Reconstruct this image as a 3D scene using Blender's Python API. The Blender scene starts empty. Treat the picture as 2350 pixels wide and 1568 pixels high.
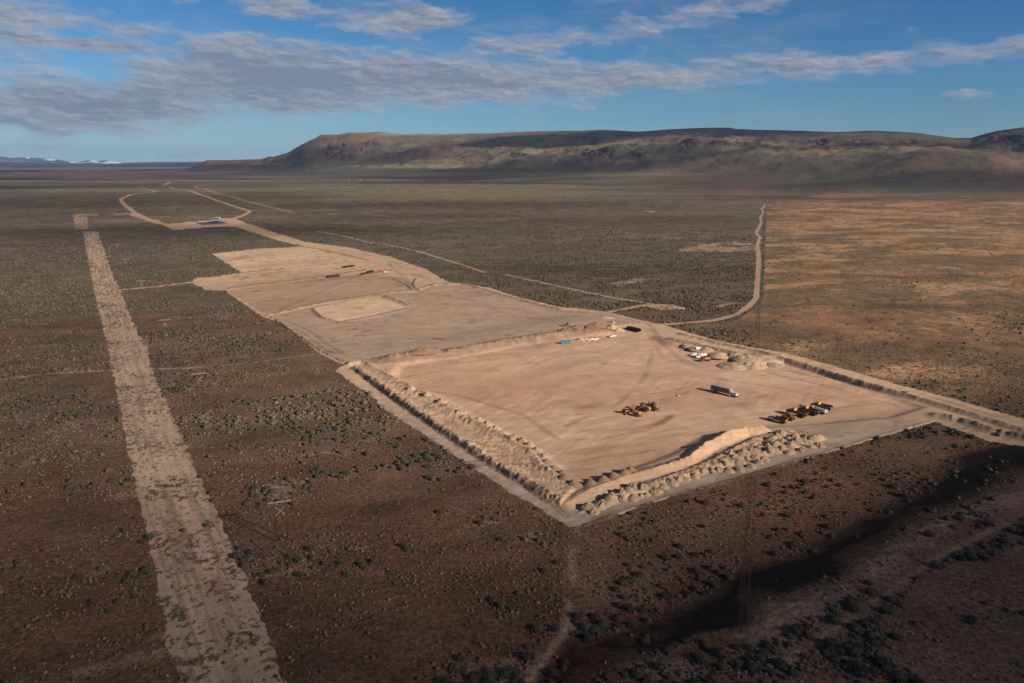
import bpy, bmesh, math, random
import numpy as np
from mathutils import Vector, Matrix
random.seed(7)
RNG = np.random.default_rng(11)
R = math.radians
scn = bpy.context.scene
COL = scn.collection

# ------------------------------------------------------------------ camera
CAM_H = 120.0
F = 1692.0; CX, CY, YH = 1175.0, 784.0, 371.5       # measured on a 2350 px wide view of the photograph
PITCH = math.atan((CY - YH) / F)
cd = bpy.data.cameras.new('camera'); cam = bpy.data.objects.new('camera', cd); COL.objects.link(cam)
cd.sensor_width = 36.0; cd.lens = 36.0 * F / 2350.0
cd.clip_start = 1.0; cd.clip_end = 200000.0
cam.location = (0, 0, CAM_H); cam.rotation_euler = (math.pi / 2 - PITCH, 0, 0)
scn.camera = cam
SP, CP = math.sin(PITCH), math.cos(PITCH)

def ray(px, py):
    u, v = (px - CX) / F, (CY - py) / F
    return u, CP + v * SP, -SP + v * CP
def azel(px, py):
    x, y, z = ray(px, py)
    return math.atan2(x, y), math.atan2(z, math.hypot(x, y))
def G(px, py):
    x, y, z = ray(px, py); t = -CAM_H / z
    return x * t, y * t
def proj(X, Y, Z):
    dz = Z - CAM_H
    d = Y * CP - dz * SP
    up = Y * SP + dz * CP
    d = np.maximum(d, 1.0)
    return CX + F * X / d, CY - F * up / d

# ------------------------------------------------------------------ light, exposure
EXPO = 0.85
scn.view_settings.view_transform = 'Standard'; scn.view_settings.look = 'None'
scn.view_settings.exposure = EXPO; scn.view_settings.gamma = 1.0; scn.view_settings.use_curve_mapping = False
SUN_EL = R(24.0); SHX, SHY = 0.82, -0.57              # horizontal direction towards the sun
n = math.hypot(SHX, SHY); SHX /= n; SHY /= n
SUN = Vector((SHX * math.cos(SUN_EL), SHY * math.cos(SUN_EL), math.sin(SUN_EL)))
sl = bpy.data.lights.new('sun', 'SUN'); sl.energy = 4.5; sl.angle = R(0.53); sl.color = (1.0, 0.86, 0.70)
so = bpy.data.objects.new('sun', sl); COL.objects.link(so)
so.rotation_euler = SUN.to_track_quat('Z', 'Y').to_euler()

SKY_STRENGTH = 0.10
def build_world():
    w = bpy.data.worlds.new('World'); scn.world = w; w.use_nodes = True
    nt = w.node_tree; nt.nodes.clear(); L = nt.links.new; N = nt.nodes.new
    out = N('ShaderNodeOutputWorld'); bg = N('ShaderNodeBackground'); bg.inputs[1].default_value = SKY_STRENGTH
    L(bg.outputs[0], out.inputs[0])
    sky = N('ShaderNodeTexSky'); sky.sky_type = 'NISHITA'; sky.sun_disc = False
    sky.sun_elevation = SUN_EL; sky.sun_rotation = math.atan2(SHX, SHY)
    sky.altitude = 1500; sky.air_density = 1.0; sky.dust_density = 0.3; sky.ozone_density = 2.0
    def val(op, a, b=None, c=None, clamp=False):
        m = N('ShaderNodeMath'); m.operation = op; m.use_clamp = clamp
        for i, q in enumerate((a, b, c)):
            if q is None: continue
            if isinstance(q, (int, float)): m.inputs[i].default_value = q
            else: L(q, m.inputs[i])
        return m.outputs[0]
    def vec(op, a, b):
        m = N('ShaderNodeVectorMath'); m.operation = op
        for i, q in enumerate((a, b)):
            if isinstance(q, tuple): m.inputs[i].default_value = q
            else: L(q, m.inputs[i])
        return m.outputs[1] if op in ('LENGTH', 'DOT_PRODUCT') else m.outputs[0]
    def mixc(f, a, b, mode='MIX'):
        m = N('ShaderNodeMix'); m.data_type = 'RGBA'; m.blend_type = mode
        if isinstance(f, (int, float)): m.inputs[0].default_value = f
        else: L(f, m.inputs[0])
        for i, q in ((6, a), (7, b)):
            if isinstance(q, tuple): m.inputs[i].default_value = (*q, 1)
            else: L(q, m.inputs[i])
        return m.outputs[2]
    tc = N('ShaderNodeTexCoord'); sx = N('ShaderNodeSeparateXYZ'); L(tc.outputs['Generated'], sx.inputs[0])
    D = 180 / math.pi
    az = val('MULTIPLY', val('ARCTAN2', sx.outputs[0], sx.outputs[1]), D)
    el = val('MULTIPLY', val('ARCSINE', sx.outputs[2]), D)
    cb = N('ShaderNodeCombineXYZ'); L(az, cb.inputs[0]); L(el, cb.inputs[1])
    q0 = cb.outputs[0]
    def noise(vector, scale, detail, rough=0.55, color=False):
        t = N('ShaderNodeTexNoise'); L(vector, t.inputs['Vector'])
        t.inputs['Scale'].default_value = scale; t.inputs['Detail'].default_value = detail; t.inputs['Roughness'].default_value = rough
        return t.outputs[1] if color else t.outputs[0]
    st = vec('MULTIPLY', q0, (0.34, 1.0, 1.0))
    wn = noise(st, 0.55, 4, color=True)
    warp = vec('MULTIPLY', vec('SUBTRACT', wn, (0.5, 0.5, 0.5)), (4.0, 1.1, 0))
    wn2 = noise(st, 2.2, 3, color=True)
    warp2 = vec('MULTIPLY', vec('SUBTRACT', wn2, (0.5, 0.5, 0.5)), (1.2, 0.5, 0))
    q = vec('ADD', vec('ADD', q0, warp), warp2)
    deg = D / F * 0.985
    blobs = [  # centre, half length, half height (view px), tilt, strength
        (235, 240, 345, 62, 5, 1.0), (640, 180, 310, 74, -2, 1.25), (1000, 182, 400, 58, -2, 1.0), (1350, 182, 480, 44, 3, .70),
        (1900, 150, 560, 28, 2, .62), (1250, 100, 480, 40, 9, .50), (930, 45, 165, 34, 0, .8), (640, 22, 260, 30, -6, .55),
        (190, 98, 340, 13, 0, .8), (30, 35, 170, 36, 0, .62), (250, 58, 150, 26, -14, .5), (1660, 12, 170, 24, 0, .6), (540, 92, 180, 18, -4, .5),
        (2215, 211, 42, 6, 0, .5), (90, 335, 190, 20, 0, .3), (350, 352, 240, 13, 0, .3), (-300, 120, 300, 110, 0, .6)]
    best = None
    for cx_, cy_, a, b, tilt, s in blobs:
        A, E = azel(cx_, cy_)
        mp = N('ShaderNodeMapping'); mp.vector_type = 'TEXTURE'; L(q, mp.inputs[0])
        mp.inputs['Location'].default_value = (A * D, E * D, 0)
        mp.inputs['Rotation'].default_value = (0, 0, R(tilt))
        mp.inputs['Scale'].default_value = (a * deg, b * deg, 1)
        ln = N('ShaderNodeVectorMath'); ln.operation = 'LENGTH'; L(mp.outputs[0], ln.inputs[0])
        v = val('MULTIPLY', val('SUBTRACT', 1.35, ln.outputs[1]), s)
        best = v if best is None else val('SMOOTH_MAX', best, v, 0.15)
    body = val('MAXIMUM', best, 0.0)
    # broken cloud texture, finer towards the horizon as the layer recedes
    rip = vec('MULTIPLY', vec('ADD', vec('ADD', q0, warp2), vec('MULTIPLY', warp, (0.5, 0.5, 0))), (0.27, 0.80, 1.0))
    n1 = noise(rip, 1.0, 10, 0.56)
    shift = vec('ADD', rip, (0.05, 0.12, 0))
    n2 = noise(shift, 1.0, 7, 0.54)
    dens = val('SUBTRACT', val('ADD', val('MULTIPLY', body, 1.55), val('MULTIPLY', val('SUBTRACT', n1, 0.5), 2.4)), 0.36)
    alpha = val('SMOOTH_MIN', val('MULTIPLY', val('MAXIMUM', dens, 0.0), 1.15), 0.92, 0.25)
    veil = val('MULTIPLY', val('SUBTRACT', noise(vec('ADD', vec('MULTIPLY', q0, (0.10, 0.5, 1.0)), vec('MULTIPLY', warp2, (0.3, 0.5, 0))), 1.0, 7, 0.6), 0.46), 2.6, clamp=True)
    veil = val('MULTIPLY', val('MULTIPLY', veil, 0.42), val('DIVIDE', val('SUBTRACT', 34.0, val('ABSOLUTE', val('SUBTRACT', az, -6.0))), 10.0, clamp=True))
    alpha = val('MAXIMUM', alpha, val('MULTIPLY', veil, val('DIVIDE', el, 5.0, clamp=True)))
    # light and shade inside the layer: lit where density falls off towards the sun side
    lit = val('ADD', val('MULTIPLY', val('SUBTRACT', n1, n2), 3.4), val('SUBTRACT', 0.74, val('MULTIPLY', body, 0.56)), clamp=True)
    k = 1.0 / (SKY_STRENGTH * 2 ** EXPO)
    ccol = mixc(lit, tuple(c * k for c in (0.200, 0.238, 0.315)), tuple(c * k for c in (0.50, 0.490, 0.505)))
    # clear sky: Nishita, with the deeper blue of the photograph overhead
    ramp = val('DIVIDE', el, 11.0, clamp=True)
    rc = N('ShaderNodeValToRGB'); L(ramp, rc.inputs[0])
    e = rc.color_ramp.elements
    e[0].position = 0.0; e[0].color = (*SKY_LOW, 1); e[1].position = 1.0; e[1].color = (*SKY_HIGH, 1)
    m_ = e.new(0.5); m_.color = (*SKY_MID, 1)
    over = val('DIVIDE', val('SUBTRACT', el, 13.0), 14.0, clamp=True)       # neutral sky factor above the view, added to set ambient light
    clear = mixc(1.0, sky.outputs[0], mixc(over, rc.outputs[0], (0.27, 0.27, 0.29)), 'MULTIPLY')
    side = val('MULTIPLY', val('SUBTRACT', az, 8.0), 0.022, clamp=True)
    clear = mixc(val('MULTIPLY', side, ramp), clear, mixc(1.0, clear, (0.62, 0.80, 0.92), 'MULTIPLY'))
    L(mixc(alpha, clear, ccol), bg.inputs[0])
SKY_LOW, SKY_MID, SKY_HIGH = (0.235, 0.315, 0.375), (0.185, 0.325, 0.43), (0.125, 0.29, 0.415)
build_world()

# ------------------------------------------------------------------ numpy noise
_T = np.random.default_rng(5).random((1024, 1024), dtype=np.float32)
def vnoise(x, y, seed=0):
    xf = np.floor(x); yf = np.floor(y)
    fx = (x - xf).astype(np.float32); fy = (y - yf).astype(np.float32)
    xi = xf.astype(np.int64) + seed * 131; yi = yf.astype(np.int64) + seed * 257
    x0 = xi & 1023; x1 = (xi + 1) & 1023; y0 = yi & 1023; y1 = (yi + 1) & 1023
    ux = fx * fx * (3 - 2 * fx); uy = fy * fy * (3 - 2 * fy)
    a = _T[x0, y0]; b = _T[x1, y0]; c = _T[x0, y1]; d = _T[x1, y1]
    return (a + (b - a) * ux) * (1 - uy) + (c + (d - c) * ux) * uy
def fbm(x, y, seed=0, octv=4, gain=0.5):
    s = 0; a = 1.0; t = 0
    for i in range(octv):
        s = s + a * vnoise(x, y, seed + i * 7); t += a; a *= gain
        x, y = x * 1.62 - y * 1.20 + 3.1, x * 1.20 + y * 1.62 + 7.7
    return s / t
def sstep(a, b, x):
    t = np.clip((x - a) / (b - a), 0, 1); return t * t * (3 - 2 * t)
def lerp(a, b, t):
    t = np.asarray(t)[..., None] if np.ndim(a) or np.ndim(b) else t
    return np.asarray(a) * (1 - t) + np.asarray(b) * t
def aniso(X, Y, ang, sx, sy):
    c, s = math.cos(ang), math.sin(ang)
    return (X * c + Y * s) / sx, (-X * s + Y * c) / sy
def inpoly(px, py, poly):
    res = np.zeros(px.shape, bool)
    P = np.array(poly, float)
    bb = (px > P[:, 0].min()) & (px < P[:, 0].max()) & (py > P[:, 1].min()) & (py < P[:, 1].max())
    ix = np.nonzero(bb)[0]; x = px[ix]; y = py[ix]; r = np.zeros(x.shape, bool)
    for i in range(len(P)):
        x0, y0 = P[i - 1]; x1, y1 = P[i]
        if y0 == y1: continue
        c = (y0 > y) != (y1 > y)
        r ^= c & (x < (x1 - x0) * (y - y0) / (y1 - y0) + x0)
    res[ix] = r
    return res
def wline(pts): return np.array([G(*p) for p in pts])
def dline(X, Y, W, reach):
    """distance to a world polyline and the place along it, inf beyond reach"""
    d = np.full(X.shape, 1e9); s = np.zeros(X.shape)
    acc = 0.0
    for i in range(len(W) - 1):
        a, b = W[i], W[i + 1]; ab = b - a; l2 = ab @ ab; l = math.sqrt(l2)
        bb = (X > min(a[0], b[0]) - reach) & (X < max(a[0], b[0]) + reach) & (Y > min(a[1], b[1]) - reach) & (Y < max(a[1], b[1]) + reach)
        ix = np.nonzero(bb)[0]
        if len(ix):
            x = X[ix] - a[0]; y = Y[ix] - a[1]
            t = np.clip((x * ab[0] + y * ab[1]) / l2, 0, 1)
            dd = np.hypot(x - t * ab[0], y - t * ab[1])
            m = dd < d[ix]; d[ix[m]] = dd[m]; s[ix[m]] = acc + t[m] * l
        acc += l
    return d, s

# ------------------------------------------------------------------ site plan (traced outlines, laid out on the ground)
COMPOUND = [(528,503),(575,515),(640,537),(700,555),(800,568),(890,588),(975,617),(1030,648),(1062,651),(1120,660),(1200,685),(1290,706),(1340,709),(1400,718),
    (1470,735),(1520,745),(1570,760),(1640,781),(1740,800),(1800,810),(1900,836),(2000,866),(2100,893),(2200,919),(2350,963),(2600,1040),(2640,1110),(2350,1026),(2270,1012),
    (2220,995),(2150,969),(2030,1000),(1900,1040),(1730,1085),(1540,1140),(1420,1180),(1330,1208),(1300,1207),(1230,1165),(1100,1085),(1000,1015),(900,950),
    (840,900),(768,850),(790,838),(735,812),(650,745),(600,725),(515,667),(470,665),(445,652),(443,640),(555,627),(485,582),(600,570),(703,566),(660,558),(600,540),(525,515)]
FARPAD = [(370,515),(430,510),(500,504),(528,501),(560,508),(545,519),(480,522),(400,528)]
POND = [(447,511.5),(486,510.5),(505,507),(524,513),(466,517)]
STRIP = [(190,531),(210,640),(232,740),(247,795),(262,870),(285,985),(310,1110),(350,1280),(405,1568),(440,1750),(720,1750),(655,1568),(605,1430),(550,1300),(500,1180),
    (450,1080),(410,985),(370,900),(345,840),(337,785),(318,770),(285,690),(277,662),(262,640),(240,575),(224,531)]
LPATCH = [(168,492),(200,496),(203,527),(172,527)]
PAD0 = [(905,832),(1000,818),(1180,787),(1300,768),(1400,760),(1500,770),(1560,790),(1640,815),(1740,830),(1800,822),(1900,850),(2050,900),(2140,935),(2060,960),(1900,975),
    (1750,985),(1640,1000),(1560,1045),(1450,1085),(1340,1115),(1290,1095),(1235,1040),(1130,985),(1000,910),(890,862)]
PAD1 = [(620,728),(760,698),(885,676),(960,672),(1000,657),(1062,657),(1180,685),(1290,712),(1400,722),(1480,742),(1400,752),(1300,762),(1180,778),(1000,808),(880,826),(800,838),(735,806),(680,768)]
INNER = [(715,712),(750,697),(830,685),(885,681),(930,690),(940,706),(850,730),(780,742),(738,732)]
PADTOP = [(490,584),(600,572),(703,568),(800,590),(860,603),(700,614),(560,626)]
FIELD = [(1515,747),(1640,741),(1700,728),(1735,705),(1752,685),(1757,560),(1760,470),(1900,440),(2120,430),(2350,440),(2900,470),(2900,1200),(2600,1060),(2350,965),(2100,893),(1900,836),(1740,802),(1640,783)]
ROADS = [  # points, half width in metres, strength
    ([(535,503),(560,494),(574,485),(520,468),(440,440),(388,429)], 5.5, 1),
    ([(672,487),(650,483),(560,460),(500,445),(447,427),(500,422),(560,420),(660,417),(760,420),(832,423)], 4.5, .8),
    ([(330,499),(310,489),(282,467),(277,457),(300,448),(358,441),(345,434),(318,431)], 6.5, .95),
    ([(375,426),(390,417)], 9, .8),
    ([(168,492),(230,494),(300,491),(345,505),(372,514)], 9, .85),
    ([(1500,746),(1560,742),(1640,735),(1690,722),(1720,702),(1735,685),(1739,640),(1742,590),(1738,565),(1744,545),(1735,535),(1748,510),(1744,502),(1752,488),(1748,480),(1756,470)], 2.6, .9),
    ([(722,530),(770,538),(855,558)], 2.6, .95), ([(880,560),(960,577),(1050,605),(1112,625)], 2.4, .95),
    ([(1160,630),(1250,650),(1400,682),(1500,698),(1560,708)], 1.9, .95), ([(1370,722),(1420,712),(1480,701),(1540,700),(1568,708)], 2.8, .95),
    ([(-60,880),(0,872),(110,857),(260,850),(430,846),(560,835),(720,813)], 1.1, .7),
    ([(276,666),(350,659),(448,648)], 3.6, 1), 
    ([(870,515),(1000,507),(1130,502)], 2.0, .5), ([(1180,502),(1330,522),(1560,548)], 2.0, .3), ([(1745,572),(1900,585),(2080,604),(2200,615)], 1.8, .45),
]
STREAKS = [([(1540,576),(1600,562),(1690,553),(1736,560),(1736,575),(1650,578)], .8), ([(1140,502),(1180,500),(1175,504),(1150,505)], .9), ([(1475,484),(1510,484),(1500,489)], .8),
    ([(1395,650),(1475,635),(1480,645),(1430,660)], .55), ([(1640,700),(1690,692),(1695,697),(1650,704)], .6), ([(1490,702),(1555,700),(1572,709),(1520,710)], .8), ([(2080,605),(2190,613),(2205,618),(2150,616)], .6)]
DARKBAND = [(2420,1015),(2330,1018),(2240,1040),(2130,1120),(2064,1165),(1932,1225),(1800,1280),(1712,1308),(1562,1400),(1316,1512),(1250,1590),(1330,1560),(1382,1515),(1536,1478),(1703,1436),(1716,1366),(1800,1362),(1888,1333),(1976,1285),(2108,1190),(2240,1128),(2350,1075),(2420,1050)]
BRUSHBAND = [(2420,1150),(2350,1186),(2196,1262),(2086,1320),(1990,1360),(1900,1395),(1800,1450),(1700,1500),(1560,1580),(2080,1590),(2040,1430),(2100,1355),(2200,1300),(2350,1245),(2420,1215)]
BERM_L = [(800,845),(860,838),(900,862),(985,905),(1090,965),(1160,995),(1230,1035),(1265,1075),(1300,1098),(1330,1120),(1310,1150),(1290,1172),(1255,1160),(1200,1122),(1100,1060),(1000,992),(880,907)]
BERM_B = [(1318,1180),(1345,1160),(1420,1128),(1500,1100),(1560,1080),(1640,1045),(1720,1005),(1800,985),(1890,1000),(1905,1010),(1820,1035),(1700,1065),(1560,1108),(1450,1148),(1350,1178)]
RIDGE = wline([(1300,1158),(1360,1128),(1440,1098),(1520,1078),(1580,1058),(1620,1030),(1660,1010),(1710,994),(1745,990)])
BANK = wline([(790,842),(860,832),(930,822),(1000,815),(1090,800),(1180,783),(1290,768),(1345,760),(1400,755)])
LINES = [(wline(p), w, h) for p, w, h in [
    ([(618,724),(690,706),(760,692),(830,682),(885,673),(955,666)], 2.4, 1.1), ([(955,666),(1000,652),(1062,652)], 2.2, 1.0),
    ([(1062,652),(1120,668),(1180,686),(1240,703),(1285,713)], 2.4, 1.1), ([(520,663),(640,648),(760,633),(840,620)], 2.6, .9), ([(840,630),(900,622)], 3, 1.0),
    ([(557,626),(700,613),(780,604),(860,602)], 2.6, .9), ([(703,567),(760,578),(820,592),(850,600)], 2.6, .9), ([(487,583),(600,571),(700,566)], 2.2, .8),
    ([(718,712),(738,731),(778,742),(850,730),(935,710)], 1.6, .8), ([(885,684),(905,690),(940,703)], 3.2, 1.5), ([(905,640),(935,655),(950,668)], 1.6, .7), ([(955,640),(948,655),(962,668)], 1.6, .7),
    ([(1535,779),(1590,790),(1640,802)], 2.2, 1.2), ([(1640,802),(1690,815),(1740,818),(1790,818)], 2.6, 1.4),
    ([(1560,767),(1650,788),(1745,808),(1850,838),(1960,872),(2080,907),(2220,948),(2350,988),(2500,1035)], 1.8, .9),
    ([(2150,955),(2200,966),(2260,985),(2350,1008),(2480,1045)], 3.0, 1.8), ([(880,827),(930,822),(1000,812)], 3, 1.6), ([(800,838),(830,832),(850,838)], 2, 1.2),
    ([(1340,1206),(1440,1172),(1540,1138),(1640,1112),(1740,1083),(1900,1038),(2030,998),(2140,967)], .7, .35)]]
TRACKS = [wline(p) for p in [
    [(1207,980),(1357,982),(1453,976),(1517,962),(1540,946)], [(1207,984),(1357,986),(1453,980),(1520,965),(1546,947)], [(1256,1003),(1390,998),(1486,977),(1534,949)], [(1256,1007),(1390,1002),(1490,981),(1540,951)],
    [(1279,1038),(1390,1016),(1438,1011)], [(1279,1043),(1390,1021),(1438,1016)], [(1453,1005),(1581,990),(1664,982)], [(1300,1060),(1380,1042),(1500,1026)],
    [(1470,735),(1495,757),(1520,788),(1560,820),(1600,840)], [(1478,735),(1502,757),(1527,788),(1567,818),(1607,838)], [(1490,735),(1530,770),(1580,800)], [(1460,737),(1485,757),(1507,790),(1520,815)],
    [(1607,885),(1556,901)], [(1556,901),(1520,912)], [(1700,975),(1900,960)], [(1650,985),(1700,978)],
    [(640,740),(700,768),(740,800),(790,826)], [(650,735),(712,762),(755,795),(800,822)], [(960,672),(1080,690),(1150,718)], [(1290,740),(1150,720),(1000,716),(900,728)],
    [(900,600),(960,635),(1000,648)], [(890,604),(930,640),(945,668)], [(980,672),(1010,690),(975,702),(930,705)], [(1290,742),(1150,724),(1040,724)], [(840,625),(740,668),(640,712)], [(1000,700),(1100,706),(1200,712)], [(1620,860),(1760,880),(1900,905),(2040,925)], [(1500,800),(1480,860),(1420,920),(1300,970)], [(1570,950),(1650,930),(1760,900)], [(1850,940),(1960,925),(2100,915)], [(900,880),(1050,900),(1200,945),(1280,1000)],
    [(2120,905),(2250,945),(2350,975),(2500,1020)], [(2110,912),(2240,952),(2350,985),(2500,1030)], [(1760,835),(1900,865),(2050,905),(2200,950)], [(1740,845),(1900,880),(2060,925)],
    [(1230,1120),(1265,1155),(1300,1185)], [(1240,1115),(1275,1150),(1300,1175)], [(1330,1205),(1500,1145),(1700,1090),(1890,1038)], [(1340,1198),(1500,1138),(1700,1082)]]]

SKYL = [(300,398),(420,393),(433,388),(475,368),(510,368),(560,366),(600,365),(615,360),(625,361),(660,352),(690,335),(715,322),(735,312),(745,311),(775,311),(800,306),(870,304),(905,308),(940,309),(1040,308),
    (1130,306),(1190,303),(1250,301),(1330,299),(1385,298),(1465,303),(1540,297),(1600,294),(1675,293),(1690,296),(1740,298),(1840,299),(1920,302),(2000,300),(2060,302),(2110,305),(2150,311),(2190,316),(2230,316),(2255,308),(2290,299),(2350,291),(2600,288)]
_sa = np.array([azel(*p)[0] for p in SKYL]); _se = np.array([azel(*p)[1] for p in SKYL])
_sA = np.linspace(_sa[0], _sa[-1], 400); _kw = np.exp(-(np.arange(-45, 46) / 20.0) ** 2); _kw /= _kw.sum()
_sS = np.convolve(np.pad(np.interp(_sA, _sa, _se), 45, 'edge'), _kw, 'valid')
def _az(x): return azel(x, 380)[0]
_ra = np.array([_az(x) for x in (300, 433, 700, 950, 1200, 1700, 2350)])
_rc = np.array([9000, 9000, 8400, 9300, 9500, 8500, 7300.]); _r0 = np.array([8200, 7800, 6300, 5400, 4400, 3400, 3000.])

def hills(X, Y):
    r = np.hypot(X, Y); az = np.arctan2(X, Y)
    rc = np.interp(az, _ra, _rc); r0 = np.interp(az, _ra, _r0); se = np.interp(az, _sa, _se)
    warp = fbm(X / 900, Y / 900, 21, 3) - .5
    t = (r - r0) / (rc - r0)
    azw = az + .05 * (fbm(X / 520, Y / 700, 22, 3) - .5) * np.clip(1 - t, 0, 1)
    se = np.interp(azw, _sa, _se); sm = np.interp(azw, _sA, _sS); k_ = sstep(.35, .95, t); se = sm * (1 - k_) + se * k_
    H = np.maximum(CAM_H + rc * np.tan(se), 0.0)
    left = sstep(_az(640), _az(720), az) * (1 - sstep(_az(800), _az(950), az))
    tc = np.clip(t, 0, 1); p = np.where(t < 1, (.66 - .26 * left) * tc ** 1.32 + (.34 + .26 * left) * sstep(.45 - .05 * left, 1.0 - .08 * left, t), 1.0)
    u = az * 8800
    rg1 = 1 - np.abs(2 * vnoise(u / 950 + 2.2 * warp, r / 2600 + warp, 31) - 1)
    rg2 = 1 - np.abs(2 * vnoise(u / 420 + 3.0 * warp, r / 1300 + 1.4 * warp, 37) - 1)
    rg3 = 1 - np.abs(2 * fbm(X / 210, Y / 260, 41, 4) - 1); rg4 = 1 - np.abs(2 * fbm(u / 150 + 1.5 * warp, r / 600, 45, 3) - 1)
    env = np.clip(t, 0, 1) * np.clip(1.0 - t, 0, 1) * 4
    carve = np.clip(.56 * (1 - rg1) + .30 * (1 - rg2) + .09 * (1 - rg3) + .06 * (1 - rg4), 0, 1)
    z = H * p * (1 - .80 * env * carve)
    z += H * .10 * sstep(.1, .5, t) * (1 - sstep(.8, 1., t)) * (fbm(X / 160, Y / 160, 43, 4) - .5)
    back = np.clip((r - rc) / 2500, 0, 1)
    z = np.where(t > 1, H * (1 - .25 * back - .75 * sstep(2500, 6000, r - rc)), z)
    for (px, rr, hh, wa, wr, sd) in HUMPS:
        a0 = _az(px); du = (az - a0) * rr; dr = r - rr
        g = np.exp(-((du / wa) ** 2 + (dr / wr) ** 2))
        g = np.where(g > .01, g * (1 + .7 * (fbm(X / 170, Y / 200, sd, 4) - .5)), g)
        z = z + hh * g * .62
    # nothing in front may rise past the crest line behind it
    cap = CAM_H + r * np.tan(np.maximum(np.minimum(se, sm + .004) - .0045 * np.clip(1.05 - t, 0, 1) ** .7, 0.0006)) ; q_ = 14.0
    low = z - (np.logaddexp(0, (z - cap) / q_)) * q_
    z = np.where((t > -.6) & (t < 1.0), low, z)
    return z, t, r0, rc
HUMPS = [(1600, 6600, 190, 620, 900, 21), (1230, 7500, 150, 600, 800, 22), (1900, 6000, 150, 600, 800, 23), (2130, 5400, 110, 500, 700, 24), (1000, 7900, 120, 650, 800, 25), (1420, 6600, 110, 420, 600, 26), (2260, 5000, 90, 450, 600, 27), (1750, 5300, 70, 420, 500, 28), (820, 7700, 60, 500, 600, 29),
    (1185, 6300, 62, 150, 200, 3), (1235, 6600, 60, 260, 300, 4), (1480, 6000, 70, 330, 420, 5), (1360, 6400, 60, 300, 300, 6), (1580, 6300, 110, 260, 350, 7), (1700, 5600, 70, 420, 500, 8),
    (1900, 5000, 55, 420, 420, 9), (2060, 4600, 44, 330, 360, 10), (2230, 4700, 60, 380, 400, 12), (1000, 7600, 60, 500, 500, 13), (150, 8200, 66, 900, 500, 14), (260, 6800, 40, 900, 420, 15), (470, 8600, 20, 260, 300, 16), (1110, 4300, 20, 420, 380, 17), (850, 3600, 10, 420, 240, 18)]

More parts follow.
